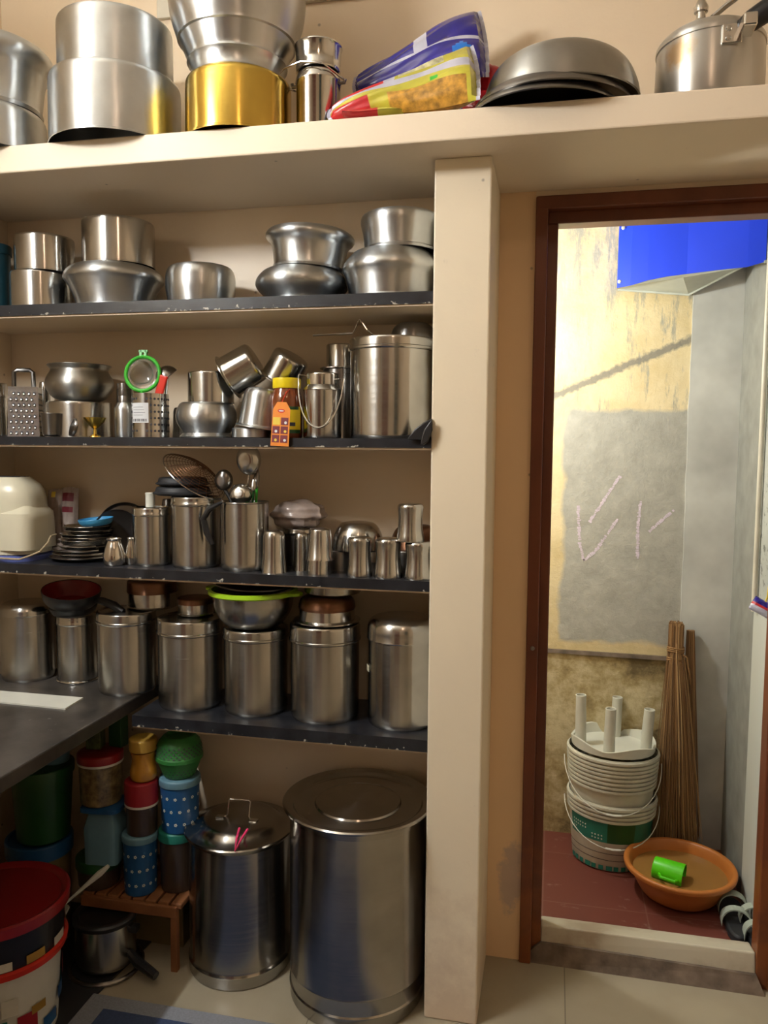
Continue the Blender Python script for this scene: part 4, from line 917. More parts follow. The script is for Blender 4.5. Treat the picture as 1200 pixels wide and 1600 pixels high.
# tumblers
G = 'upturned steel tumblers on the third shelf'
for (a_, b2, yt, prof, Yc, zb, lab) in (
    (407, 449, 831, TUMBLER_P, -.215, S4, 'tall plain upturned tumbler right beside the utensil holder'),
    (457, 484, 834, TUMBLER_P, -.17, S4, 'upturned tumbler standing back, second from the utensil holder'),
    (479, 519, 877, [(1, 0), (1, .1), (.94, 1), (0, 1)], -.215, S4, 'low open steel cup that carries the ribbed-rim tumbler'),
    (541, 583, 841, TUMBLER, -.220, S4, 'narrow-waisted upturned tumbler left of the wall-side three'),
    (584, 630, 843, TUMBLER, -.222, S4, 'narrow-waisted upturned tumbler directly under the raised one, on its left'),
    (631, 676, 848, TUMBLER, -.224, S4, 'narrow-waisted upturned tumbler touching the pillar')):
    s = spot(a_, b2, yt, zb, Y=Yc); zz_ = single('steel_tumbler', lab, 'tumbler', s, zb, prof, 'steel', G)
    if a_ == 479:
        s = spot(478, 522, 828, zz_, Y=Yc); single('steel_tumbler', 'upturned tumbler with wide ribbed rim standing on a low cup', 'tumbler', s, zz_, TUMBLER_S, 'steel', G)
    if a_ == 631: ztum = zz_
s = spot(619, 664, 789, ztum-.002, Y=-.222); single('steel_tumbler', 'upturned tumbler raised on top of two others beside the pillar', 'tumbler', s, ztum-.001, TUMBLER, 'steel', G)
s = spot(505, 560, 862, S4, Y=-.12); z = single('steel_cup', 'dark steel cup under the round upturned bowl behind the tumblers', 'cup', s, S4, STRAIGHT, 'steel_dark')
X, Y, r, h = spot(519, 600, 819, z, Y=-.11); o = MB().lathe(shell(bowl_prof(r, h), .001)).build('steel_bowl', 'steel', None, (X, Y, z)); tag(o, 'round shiny upturned bowl behind the waisted tumblers', 'bowl')
s = spot(600, 680, 862, S4, Y=-.09); z = single('steel_cup', 'dark steel container behind the raised tumbler', 'cup', s, S4, STRAIGHT, 'steel_dark')
X, Y, r, h = spot(610, 690, 824, z, Y=-.09); o = MB().lathe(shell(bowl_prof(r, h), .001)).build('steel_bowl', 'copper', None, (X, Y, z)); tag(o, 'dark upturned bowl half hidden behind the raised tumbler by the pillar', 'bowl')

# ------------------------------------------------------------------ COUNTER AND LOWEST SHELF
s = spot(-2, 87, 948, SC_, Y=-.095); J1 = s; z1 = canister('steel_canister', 'rounded-lid steel canister at the left wall on the counter', s, SC_, .17, dome=True)
s = spot(87, 154, 966, SC_, Y=-.085); J2 = s; z2 = canister('steel_canister', 'narrow steel canister with bright bottom ring under the black pan', s, SC_, .16)
J2T = LAST[0]
s = spot(150, 245, 963, SC_, Y=-.135); J3 = s; z3 = canister('steel_canister', 'steel canister at the counter corner, third from the left wall', s, SC_, .16); print('J3', s)
s = spot(245, 349, 975, S5, Y=-.135); J4 = s; z4 = canister('steel_canister', 'steel canister left of the green-rimmed bowl on the lowest shelf', s, S5, .19); print('J4', s)
s = spot(349, 451, 990, S5, Y=-.135); J5 = s; z5 = canister('steel_canister', 'steel canister directly under the green-rimmed bowl', s, S5, .15)
s = spot(453, 563, 985, S5, Y=-.140); J6 = s; z6 = canister('steel_canister', 'steel canister carrying the stack of two brown-topped tins', s, S5, .20)
s = spot(574, 684, 975, S5, Y=-.142); J7 = s; th7z = 0; z7 = canister('steel_canister', 'dome-lidded steel canister with brown top and sticker beside the pillar', s, S5, .22, dome=True, bodymat='steel')
J7T = LAST[0]; J7T.rotation_euler = (0, 0, 0)
MB().tube([((J2[2]*.995)*math.cos(2*PI*i/48), (J2[2]*.995)*math.sin(2*PI*i/48), .0035) for i in range(48)], .0035, 8, cyc=True).build('base_ring', 'chrome', J2T)
# black pan on canisters 1 and 2
P = atY(118, 940, -.13)
zz_ = z2+.004
X, Y, r, h = spot(60, 150, 915, zz_, Y=-.12)
th = thing('frying_pan', 'black frying pan with dark red inside lying tilted on two canisters', 'pan', (X+.015, -.125, zz_+.030), (R(9), R(8), 0))
MB().lathe(shell(fil([(r*1.05, .045), (r*1.06, .043), (r*1.0, .02, .01), (r*.8, 0, .01), (0, 0)]), .002)).build('pan_body', 'blackp', th)
MB().lathe([(r*1.03, .0435), (r*.99, .030), (r*.78, .004), (0, .004)]).build('coating', 'red', th)
MB().tube([(r*.95, 0, .03), (r*1.4, -.01, .034), (r*1.9, -.015, .03), (r*2.3, -.02, .02)], .011, 10, rs=[.007, .011, .012, .009]).build('handle', 'blackp', th)
P = atY(135, 955, -.15)
o = MB().lathe(shell(fil([(.062, .03), (.063, .028), (.055, .008, .01), (.03, 0), (0, 0)]), .002)).build('frying_pan', 'blackp', None, (J2[0]+.012, -.115, z2+.0005), (R(2), R(-3), 0)); tag(o, 'small black pan nested beneath the red-lined frying pan', 'pan')
# tins on top
s = spot(199, 278, 938, z3, Y=-.07); X, Y, r, h = s; zt_ = atY(238, 912, -.07-r).z
th = thing('steel_tin', 'low steel tin with brown lid on the corner canister', 'tin', (X, Y, z3))
MB().lathe(fil([(0, 0), (r*.97, 0), (r*1.03, .003), (r*.97, .006), (r*.97, (zt_-z3)*.55), (0, (zt_-z3)*.55)])).build('body', 'steel', th)
MB().lathe(fil([(0, (zt_-z3)*.55), (r, (zt_-z3)*.55), (r*1.02, (zt_-z3)*.58), (r, zt_-z3, .008), (0, zt_-z3)])).build('lid', 'copper', th)
s = spot(277, 333, 938, z4, Y=-.10); X, Y, r, h = s
th = thing('steel_tin', 'small steel tin with brown lid beside the green-rimmed bowl', 'tin', (X, Y, z4)); MB().lathe(fil([(0, 0), (r*.97, 0), (r*1.03, .003), (r*.97, .006), (r*.97, h*.65), (0, h*.65)])).build('body', 'steel', th)
MB().lathe(fil([(0, h*.65), (r, h*.65), (r, h, .006), (0, h)])).build('lid', 'copper', th)
# bowl with green rim
X, Y, r, h = spot(330, 462, 938, z5, Y=-.135)
th = thing('rimmed_bowl', 'steel bowl with lime green handled rim on a canister', 'bowl', (X, Y, z5), (0, 0, R(-8)))
MB().lathe(shell(fil([(r*.98, h), (r*.97, h-.004), (r*.93, h*.5, .03), (r*.70, h*.08, .02), (r*.5, 0), (0, 0)]), .0012)).build('bowl_body', 'steel_soft', th)
MB().lathe(fil([(r*.97, h-.003), (r*1.04, h-.003), (r*1.07, h), (r*1.06, h+.008), (r*.99, h+.010), (r*.97, h+.006), (r*.97, h-.003)])).build('rim', 'lime', th)
for sx_ in (-1, 1):
    mb = MB(); mb.prism([(sx_*r*.98, -.026), (sx_*r*1.20, -.018), (sx_*r*1.27, -.010), (sx_*r*1.27, .010), (sx_*r*1.20, .018), (sx_*r*.98, .026)][::sx_], h-.001, h+.007); mb.build('handle', 'lime', th, smooth=False, bevel=.002)
o = MB().lathe(shell(fil([(r*1.0, 0), (r*1.01, .001), (r*.97, -.006), (r*.8, -.016, .01), (0, -.02)]), .001)).build('steel_plate', 'steel_dark', None, (X-.006, Y+.02, z5+h+.026), (R(4), R(4), 0)); tag(o, 'dark steel plate lying tilted in the green-rimmed bowl', 'plate')
# brown tins on canister 6
X, Y, r, _ = spot(466, 556, 950, z6, Y=-.13); ha = atY(511, 938, -.13-r).z-z6
th = thing('steel_tin', 'squat steel tin with brown domed lid, lower of the two on the canister', 'tin', (X, Y, z6))
MB().lathe(fil([(0, 0), (r*1.0, 0), (r*1.16, .004), (r*1.16, .007), (r*.98, .010), (r*.95, ha*.5), (0, ha*.5)])).build('body', 'steel', th)
MB().lathe(fil([(0, ha*.5), (r*.97, ha*.5), (r*1.0, ha*.6, .01), (r*.92, ha*.9, .012), (r*.7, ha), (0, ha)])).build('lid', 'copper', th)
X, Y, r, _ = spot(474, 566, 925, z6+ha, Y=-.11)
hb2 = min(.050, 1.027-(z6+ha)-.002); o = MB().lathe(shell(fil([(r*1.02, hb2), (r*.98, hb2-.003), (r*.95, .004, .004), (0, 0)]), .001)).build('steel_dish', 'steel_soft', None, (X, Y, z6+ha)); tag(o, 'low steel dish on the brown-lidded tin, just under the third shelf', 'dish')
# sticker on canister 7
X, Y, r, h = J7
mb = patch(r+.0008, 196, 214, h*.50, h*.56); o = mb.build('sticker', 'cream', J7T); o['label'] = 'torn cream sticker'

# ------------------------------------------------------------------ UNDER THE LOWEST SHELF: the two drums
def drum(label, xl, xr, lid, yb, rim_y, name='grain_drum'):
    pass
X, Y, r, _ = spot(454, 664, 1330, 0, yb=1619); print('drum2', X, Y, r)
lx0, lx1 = 436, 669
zl2 = None
# lid rim height from the right/left extremes of its ellipse (y about 1247)
zl2 = atY(552, 1247, Y).z; rl2 = (lx1-lx0)*((atY(552, 1247, Y)-CAM).dot(FWD))/FPX/2*1.0; print('lid2', zl2, rl2)
th = thing('grain_drum', 'largest tall steel grain drum with flat ringed lid beside the pillar', 'drum', (X, Y, 0)); h = zl2-.012
MB().lathe(fil([(0, 0), (r*.98, 0, .004), (r*1.0, .006), (r*1.0, .028), (r*1.012, .032), (r*1.012, .036), (r*.995, .040), (r*.995, .075), (r*1.008, .079), (r*1.0, .084), (r, h-.01), (r*1.0, h), (0, h)]), seg=96, wob=.0015).build('body', 'drum', th)
MB().lathe(fil([(r*1.0, h-.012), (r*1.015, h-.012), (r*1.02, h+.002), (rl2, h+.008), (rl2*1.005, h+.012), (rl2*.985, h+.015), (rl2*.90, h+.014), (rl2*.87, h+.010), (rl2*.84, h+.004, .004), (rl2*.58, h+.004), (rl2*.565, h+.008), (rl2*.55, h+.006), (0, h+.006)]), seg=96).build('lid', 'drum', th)
X1, Y1, r1, _ = spot(296, 454, 1330, 0, yb=1553); print('drum1', X1, Y1, r1)
z1_ = atY(370, 1286, Y1).z; rl1 = (456-283)*((atY(370, 1286, Y1)-CAM).dot(FWD))/FPX/2*.975; print('lid1', z1_, rl1)
th = thing('grain_drum', 'smaller steel grain drum with wire-handled lid left of the largest drum', 'drum', (X1, Y1, 0)); h = z1_-.012
MB().lathe(fil([(0, 0), (r1*1.0, 0, .004), (r1*1.02, .006), (r1*1.02, .030), (r1*1.03, .034), (r1*1.01, .038), (r1, .045), (r1, h-.01), (r1, h), (0, h)]), seg=80, wob=.0015).build('body', 'drum', th)
ld = MB().lathe(fil([(r1*.98, h-.012), (r1*1.0, h-.008), (rl1, h+.004), (rl1*1.01, h+.007), (rl1*.99, h+.010), (rl1*.90, h+.010), (rl1*.80, h+.016, .01), (rl1*.68, h+.030, .01), (rl1*.6, h+.032), (0, h+.034)]), seg=80).build('lid', 'drum', th)
hz = h+.033
mb = MB(); mb.tube([(-.050, -.02, hz), (-.034, -.012, hz+.001), (-.030, -.010, hz+.006), (-.030, .0, hz+.040), (-.026, .002, hz+.043), (.026, .002, hz+.043), (.030, .0, hz+.040), (.030, -.010, hz+.006), (.034, -.012, hz+.001), (.050, -.02, hz)], .0022, 8); mb.build('handle', 'chrome', ld)
mb = MB()
for sx_ in (-1, 1): mb.box((sx_*.046-.011, -.027, hz-.001), (sx_*.046+.011, -.011, hz+.004))
mb.build('handle_bracket', 'chrome', ld, smooth=False, bevel=.002)
P = atY(376, 1318, Y1-r1*.85)
A = Vector((P.x, Y1-rl1*.84, z1_+.018)); 
mb = MB(); mb.tube([A+Vector((-.012, .030, .016)), A+Vector((-.006, -.004, .006)), A+Vector((0, -.028, -.012)), A+Vector((.006, -.004, .006)), A+Vector((.010, .030, .016))], .0032, 8)
o = mb.build('hair_clip', 'pink'); tag(o, 'bright pink V-shaped clip on the lid of the smaller drum', 'clip')

# crate with plastic jars
zc = atY(240, 1395, -.21).z; print('crate top', zc)
ax0 = atY(165, 1400, -.17).x; ax1 = atY(296, 1400, -.17).x; zc = max(.10, min(zc, .3))
th = thing('slatted_stand', 'low brown slatted stand carrying plastic jars left of the drums', 'stand', (0, 0, 0))
x_ = ax0-.02; i = 0
while x_ < ax1-.012:
    MB().box((x_, -.245, zc-.014), (x_+.030, -.02, zc)).build('slat', 'crate', th, smooth=False, bevel=.003); x_ += .036; i += 1
MB().box((ax0-.02, -.255, zc-.034), (ax1+.003, -.243, zc-.006)).build('front_rail', 'crate', th, smooth=False, bevel=.002)
MB().box((ax0-.02, -.022, zc-.034), (ax1+.003, -.012, zc-.006)).build('back_rail', 'crate', th, smooth=False, bevel=.002)
for lx in (ax0-.018, ax1-.016):
    for ly in ((-.25, -.03) if lx > ax0 else (-.14, -.03)): MB().box((lx, ly, 0), (lx+.018, ly+.018, zc-.014)).build('leg', 'crate', th, smooth=False, bevel=.002)
th = thing('carton_box', 'brown carton box with a dark handle slot under the slatted stand', 'box', (0, 0, 0))
MB().box((ax0+.05, -.150, 0), (ax1-.03, -.06, zc-.04)).build('box_body', 'carton', th, smooth=False, bevel=.003)
MB().box((ax0+.085, -.1512, zc*.62), (ax0+.125, -.1495, zc*.74)).build('handle_slot', 'ink', th, smooth=False)

def jar(name, label, xl, xr, ylid, ytop, Y, zb, body, lid, lidh=.2, prof=None, dots=None, group=None, cat='jar', band=None):
    X, Y, r, h = spot(xl, xr, ytop, zb, Y=Y); th = thing(name, label, cat, (X, Y, zb), (0, 0, 0), group); hb = h*(1-lidh)
    mb = MB(); mb.lathe(prof(r, hb) if prof else fil([(0, 0), (r*.88, 0, .004), (r*.94, hb), (0, hb)]))
    mats = [body]
    if dots:
        mats.append(dots)
        for i in range(3):
            for j in range(14):
                a_ = 2*PI*(j+.5*(i % 2))/14; q = r*(.89+.05*(i+.7)/3); c_ = Vector(((q+.0008)*math.cos(a_), (q+.0008)*math.sin(a_), hb*(.22+.28*i)))
                for p_ in range(5):
                    b_ = 2*PI*p_/5; tn = Vector((-math.sin(a_), math.cos(a_), 0))
                    mb.disc(c_+tn*.0028*math.cos(b_)+Vector((0, 0, .0028*math.sin(b_))), (math.cos(a_), math.sin(a_), 0), .0018, 6, 1)
    mb.build('body', mats, th)
    if lid:
        mb = MB(); mb.lathe(fil([(0, hb), (r*.99, hb), (r*1.0, hb+.002), (r*1.0, h*.985, .005), (r*.85, h), (0, h-.002)])); mb.build('lid', lid, th)
        if band: MB().lathe(fil([(r*.96, hb-.006), (r*1.0, hb-.006), (r*1.01, hb), (r*.96, hb)])).build('lid_band', band, th)
    return zb+h
FL = 'plastic jars stacked under the lowest shelf'
# third column
z = jar('plastic_jar', 'blue canister with small white flowers standing on the slatted stand', 190, 248, 0, 1312, -.20, zc, 'blue', 'paleblue', .12, dots='whitep')
z = jar('plastic_jar', 'brown jar with red screw lid on the white-flowered blue canister', 194, 248, 0, 1228, -.20, z, 'brownjar', 'crimson', .42, band='whitep')
z = jar('plastic_jar', 'amber jar with yellow lid, top of its column under the shelf', 201, 246, 0, 1160, -.20, z, 'amber', 'tanlid', .28, prof=lambda r, h: fil([(0, 0), (r*.9, 0, .01), (r, h*.3, .02), (r*.78, h*.62, .02), (r*.9, h*.95), (0, h)]))
z = jar('plastic_jar', 'dark clear jar with teal lid on the stand beside the smaller drum', 247, 308, 0, 1306, -.16, zc, 'brownjar', 'tealcap', .16)
z = jar('plastic_jar', 'blue canister with white flowers under the green basket', 248, 314, 0, 1224, -.16, z, 'blue', 'paleblue', .14, dots='whitep')
# green basket: two perforated halves
X, Y, r, h = spot(243, 317, 1158, z, Y=-.16)
th = thing('mesh_basket', 'round bright green perforated basket with lid, topmost beside the canister shelf', 'basket', (X, Y, z))
mb = MB(); mb.lathe(fil([(0, 0), (r*.66, 0, .008), (r*.98, h*.42), (r*1.0, h*.42), (0, h*.42)]))
mb2 = MB(); mb2.lathe(fil([(r*.98, h*.42), (r*1.02, h*.42), (r*1.02, h*.50), (r*.99, h*.52), (r*.94, h*.80, .015), (r*.62, h*.98, .008), (r*.5, h*.90), (0, h*.90)]))
for i in range(5):
    for j in range(28):
        a_ = 2*PI*(j+.5*(i % 2))/28
        t = .12+.17*i; q = r*(.70+.27*t)+.0006; mb.disc((q*math.cos(a_), q*math.sin(a_), h*.42*t+.003), (math.cos(a_), math.sin(a_), -.4), .0030, 4, 1, .0022)
        t = .10+.15*i; q = r*(1.0-.08*t)+.0012; mb2.disc((q*math.cos(a_), q*math.sin(a_), h*(.52+.36*t)), (math.cos(a_), math.sin(a_), .4), .0032, 4, 1, .0026)
mb.build('basket_body', ['basketgreen', 'ink'], th); mb2.build('basket_lid', ['basketgreen', 'ink'], th)
# second column
z = jar('plastic_container', 'dark container with green lid at the bottom of the column below the pale blue box', 118, 192, 0, 1352, -.19, zc, 'brownjar', 'dkgreen', .35, cat='container')
zbx = z
P0 = atY(152, 1345, -.25); P1 = atY(152, 1262, -.25); wx = (188-120)/2*1.93/FPX
zbt = P1.z
th = thing('plastic_box', 'pale blue square plastic box with darker blue lid, under the red-lidded jar', 'box', (P0.x-.0, -.205, zbx), (0, 0, R(6)))
hB = zbt-zbx
mb = rbox(wx*.86, wx*.80, 0, hB*.9, 1, nz=3, p=7, taper=1.05, dome=0.01); mb.build('box_body', 'paleblue', th)
mb = rbox(wx*1.0, wx*.94, hB*.9, hB, 1, nz=3, p=7, taper=1.0, dome=.01); mb.build('lid', 'blue', th)
z = jar('plastic_jar', 'clear jar of mixed snacks with red and white lid on the pale blue box', 120, 194, 0, 1186, -.205, zbt, 'snack', 'red', .17, band='whitep')
P1 = atY(150, 1128, -.19)
o = MB().box((-.022, -.018, 0), (.018, .018, min(.075, P1.z-z))).build('printed_box', 'print', None, (P1.x, -.19, z), (0, 0, R(10)), smooth=False, bevel=.002); tag(o, 'small printed dark box with a pale square on the red-lidded jar', 'box')
P1 = atY(172, 1128, -.19)
o = MB().box((-.018, -.014, 0), (.022, .018, min(.085, P1.z-z+.01))).build('printed_box', 'dkgreen', None, (P1.x+.006, -.165, z), (0, 0, R(-8)), smooth=False, bevel=.002); tag(o, 'small green and yellow box on the red-lidded jar, right of its neighbour', 'box')
# first column: big containers on the floor
X, Y, r, h = spot(8, 116, 1330, 0, Y=-.20)
th = thing('food_container', 'big dim round container with blue rim lid standing under the counter', 'container', (X, Y, 0))
MB().lathe(fil([(0, 0), (r*.86, 0, .01), (r*.94, h*.9), (0, h*.9)])).build('body', 'carton', th); MB().lathe(fil([(0, h*.86), (r*1.0, h*.86), (r*1.01, h, .006), (r*.9, h), (r*.88, h-.006), (0, h-.006)])).build('lid', 'blue', th)
zz_ = h
X, Y, r, h = spot(14, 118, 1212, zz_, Y=-.20)
th = thing('food_container', 'big dark green tinted container stacked on the blue-rimmed one under the counter', 'container', (X, Y, zz_)); MB().lathe(fil([(0, 0), (r*.82, 0, .01), (r*.95, h*.9), (0, h*.9)])).build('body', 'dkgreen', th)
MB().lathe(fil([(0, h*.88), (r*1.0, h*.88), (r*1.01, h, .005), (0, h)])).build('lid', 'dkgreen', th)
P = atY(92, 1190, -.17)
X, Y, r, h2_ = spot(60, 112, 1162, zz_+h, Y=-.18); h2_ = min(h2_, SC_-.037-zz_-h)
if h2_ > .01: o = MB().lathe(fil([(0, 0), (r*.85, 0, .004), (r, h2_), (0, h2_)])).build('plastic_tub', 'paleblue', None, (X, Y, zz_+h)); tag(o, 'pale blue tub on the green container, just below the counter edge', 'tub')

# pressure pan with black lid, ring, ladle
X, Y, r, h = spot(117, 214, 1450, .018, Y=-.235); Yp = atZ(165, 1532, .018).y+r; X, Y, r, h = spot(117, 214, 1458, .018, Y=Yp); print('pan', X, Y, r, h)
th = thing('pressure_pan', 'steel pressure pan with black lid and long black handle on the floor', 'pan', (X, Y, .018))
MB().lathe(fil([(0, 0), (r*.95, 0, .012), (r, .02), (r, h), (0, h)])).build('body', 'steel_soft', th)
MB().lathe(fil([(r*.96, h), (r*1.06, h-.004), (r*1.08, h+.006), (r*1.0, h+.012, .006), (r*.86, h+.010), (r*.82, h+.002), (0, h+.002)])).build('lid', 'blackp', th)
MB().tube([(r*.95, -.01, h*.30), (r*1.4, -.03, h*.22), (r*2.2, -.05, h*.10)], .012, 10, rs=[.01, .014, .011]).build('handle', 'blackp', th)
MB().box((r*.95, -.012, h*.72), (r*1.22, .012, h*.86)).build('side_grip', 'blackp', th, smooth=False, bevel=.003)
o = MB().tube([(r*1.18*math.cos(2*PI*i/40), r*1.18*math.sin(2*PI*i/40), 0) for i in range(40)], .006, 8, cyc=True).build('pot_ring', 'steel_dark', None, (X, Y, .0075)); tag(o, 'round metal pot ring under the pressure pan', 'ring')
PR = r; PX, PY = X, Y
A = atY(98, 1415, -.33); B = atY(166, 1356, -.29)
th = thing('white_ladle', 'white plastic ladle with a hole in its handle leaning beside the pressure pan', 'ladle', A)
D = B-A; mb = MB(); mb.tube([Vector((0, 0, 0)), D*.3, D*.6, D*.85, D*1.05], .004, 8, rs=[.0035, .0035, .006, .0085, .005]); mb.build('handle', 'whitep', th)
MB().lathe(shell(fil([(.026, 0), (.02, -.012), (0, -.018)]), .0015)).build('bowl', 'whitep', th, (-.012, 0, -.012))
# red-lidded paint bucket
X, Y, r = -1.36, -.60, .155
P = atZ(0, 1600, 0)
zr = .30
for _ in range(3):
    pass
Pr = atY(88, 1410, -.52); X = Pr.x-.150; zr = Pr.z; print('redbucket', X, zr)
th = thing('paint_bucket', 'big red-lidded bucket with yellow, blue and red printing under the counter', 'bucket', (X, -.52, 0)); r = .150
MB().lathe(fil([(0, 0), (r*.80, 0, .01), (r*.88, zr*.62), (r*.90, zr*.66), (0, zr*.66)])).build('body', 'whitep', th)
mb = MB(); pm = ['blackp', 'tanlid', 'offwhite', 'crimson', 'blue', 'tealcap']
def rad(z_): return r*(.80+.08*z_/(zr*.62))+.001
mb.lathe([(rad(zr*.66)+.004, zr*.66), (r*.955, zr*.94)], mi=0)
for i in range(26):
    a_ = i*14; z0 = zr*(.10+.06*((i*7) % 5)); z1 = z0+zr*.16
    patch(rad(z1)+.001+.0006*(i % 4), a_, a_+13+(i*5) % 9, z0, z0+zr*(.06+.03*(i % 4)), [1, 4, 3, 5, 2, 3][i % 6], mb, 4)
for i in range(12): patch(r*.93+.003, i*30, i*30+18, zr*.68, zr*.74, 1 if i % 2 else 2, mb, 4)
mb.build('printed_band', pm, th)
MB().lathe(fil([(r*.9, zr*.63), (r*.97, zr*.62), (r*.985, zr*.66), (r*.93, zr*.67)])).build('lower_rim', 'redb', th)
MB().lathe(fil([(r*.94, zr*.93), (r*1.02, zr*.92), (r*1.03, zr*.99), (r*.99, zr*1.0), (r*.92, zr*.985), (r*.90, zr*.97), (r*.5, zr*.965), (0, zr*.965)])).build('lid', 'red', th)
# sack beside it and floor mat
p1, p2 = atZ(196, 1512, 0), atZ(104, 1602, 0)
o = MB().prism([(-1.53, -.03), (p1.x+.03, -.03), (p1.x, p1.y), (p2.x, p2.y), (p2.x-.05, -.95), (-1.53, -.95)][::-1], .0005, .0055).build('rubber_mat', 'rubber', None, smooth=False); tag(o, 'dark rubber mat on the floor under the red bucket and pressure pan', 'mat')
a, b_ = atZ(165, 1549, 0), atZ(440, 1602, 0)
mt = thing('floor_mat', 'navy blue floor mat with grey border in front of the drums', 'mat', (0, 0, 0))
yA = -.372
x0 = -1.085; x1 = -.22
MB().box((x0, -1.25, 0), (x1, yA, .006)).build('border', 'fabric_border', mt, smooth=False, bevel=.002)
MB().box((x0+.055, -1.20, .001), (x1-.055, yA-.045, .008)).build('centre', 'fabric_blue', mt, smooth=False, bevel=.002)

# ------------------------------------------------------------------ THE PASSAGE
# basin
X, Y, r, _ = spot(977, 1147, 1350, .17, Y=.45)
for _ in range(6):
    yb_ = atZ(1063, 1428, 0).y; Y = yb_+r*.66; P = atZ(1062, 1350, .155); 
    zb_ = atY(1062, 1350, Y).z; d_ = (atY(1062, 1350, Y)-CAM).dot(FWD); r = 170*d_/FPX/2*.97
print('basin', X, Y, r, zb_)
X = atY(1062, 1350, Y).x; h = zb_
th = thing('wash_basin', 'round terracotta plastic basin of water on the red passage floor', 'basin', (X, Y, 0))
MB().lathe(shell(fil([(r*.985, h-.004), (r*1.0, h-.007), (r*1.0, h+.002, .006), (r*.94, h+.001, .004), (r*.90, h-.010, .01), (r*.84, h*.55, .03), (r*.66, .004, .02), (0, .0)]), .003)).build('basin_body', 'terra', th)
MB().lathe(fil([(0, h*.72), (r*.858, h*.72), (r*.84, h*.66), (0, h*.66)])).build('water', 'water', th)
zw = h*.72
P = atZ(1052, 1366, zw+.012)
th = thing('plastic_mug', 'bright green plastic mug floating on its side in the basin', 'mug', (P.x-.012, P.y, zw+.018), (R(8), R(94), R(-12))); th.scale = (1.22, 1.22, 1.22)
MB().lathe(shell(fil([(.030, .035), (.030, .033), (.026, -.038, .004), (0, -.038)]), .0015), seg=40).build('cup', 'mug', th)
MB().tube([(-.0, -.028, .025), (-.004, -.046, .022), (-.004, -.047, -.010), (0, -.027, -.018)], .004, 8).build('handle', 'mug', th)
# buckets and stool
zt_ = atY(955, 1262, .5).z
Xb, Yb, rb, _ = spot(900, 1000, 1300, 0, yb=1357); print('bucket', Xb, Yb, rb)
Yb = atZ(945, 1357, 0).y+.098
def bucket(label, X, Y, z0, r0, r1, h, ribs, labelled, hang, bandz=None):
    th = thing('paint_bucket', label, 'bucket', (X, Y, z0), (R(-1.0), R(1.0), 0), 'nested paint buckets in the passage')
    pr = [(r1*1.0, h), (r1*1.012, h-.004)]
    for k in ribs:
        q = r0+(r1-r0)*k/h; pr += [(q, k+.006), (q+.0065, k+.005), (q+.0075, k), (q+.0065, k-.004), (q, k-.005)]
    pr += [(r0*1.0, .008), (r0*.97, 0), (0, 0)]
    MB().lathe(shell(pr, .0015), seg=64).build('bucket_body', 'offwhite', th)
    if labelled:
        mb = MB(); q = lambda z_: r0+(r1-r0)*z_/h+.0012
        for (a0, a1, mi) in ((200, 262, 1), (262, 300, 0), (300, 345, 2)):
            vs_ = []; n_ = 10
            for i in range(n_+1):
                a_ = R(a0+(a1-a0)*i/n_); vs_ += [(q(h*.44)*math.cos(a_), q(h*.44)*math.sin(a_), h*.44), (q(h*.74)*math.cos(a_), q(h*.74)*math.sin(a_), h*.74)]
            mb.add(vs_, [(2*i, 2*i+2, 2*i+3, 2*i+1) for i in range(n_)], mi)
        for i in range(6):
            for j in range(4):
                a0 = 208+i*4.5+24*(j < 2)*(i > 1); z0_ = h*(.49+.05*j); a_ = R(a0)
                mb.disc((q(z0_+.002)*1.006*math.cos(a_), q(z0_+.002)*1.006*math.sin(a_), z0_), (math.cos(a_), math.sin(a_), 0), .0030, 4, 3)
        for i in range(14):
            patch(q(h*.05)+.001, 196+i*11, 196+i*11+(7 if i % 3 else 9), h*.02, h*.085, 1, mb, 2)
        for zf in (.17, .27): patch(q(h*zf)+.0006, 190, 350, h*zf, h*(zf+.008), 4, mb, 16)
        mb.build('printed_label', ['dkgreen', 'tealcap', 'labelgreen', 'whitep', 'ink'], th)
    pts = [];
    for i in range(21):
        a_ = PI+PI*i/20; pts.append((r1*1.09*math.cos(a_), r1*1.05*math.sin(a_)*1.0, h*.86+hang*math.sin(a_)))
    MB().tube(pts, .0016, 8).build('bail', 'whitep', th)
    mb = MB(); c = pts[9:12]; mb.tube([Vector(p)*1.0 for p in c], .004, 8); mb.build('grip', 'whitep', th)
M['labelgreen'] = plain('green_print', (.012, .14, .09), .4)
z_rim1 = atY(955, 1243, Yb).z; z_rim2 = atY(955, 1200, Yb).z; z_top = atY(955, 1166, Yb).z; print('rims', z_rim1, z_rim2, z_top)
rA = 134*((atY(955, 1240, Yb)-CAM).dot(FWD))/FPX/2
Xb = atY(952, 1300, Yb).x
h1 = z_rim1+.018
bucket('white paint bucket with teal printed label, lower of the nested pair', Xb, Yb, 0, rA*.84, rA*.98, h1, [h1-.010, h1-.024, h1-.038, h1-.052], True, .105)
h2 = z_top-.0; h2l = h1+.0
bucket('plain aged white ribbed bucket nested in the teal-labelled one, stool on top', Xb-.002, Yb, .058, rA*.84, rA*1.0, z_top-.058, [z_top-.058-q_ for q_ in (.010, .024, .037, .050, .064, .078, .092, .106)], False, .13)
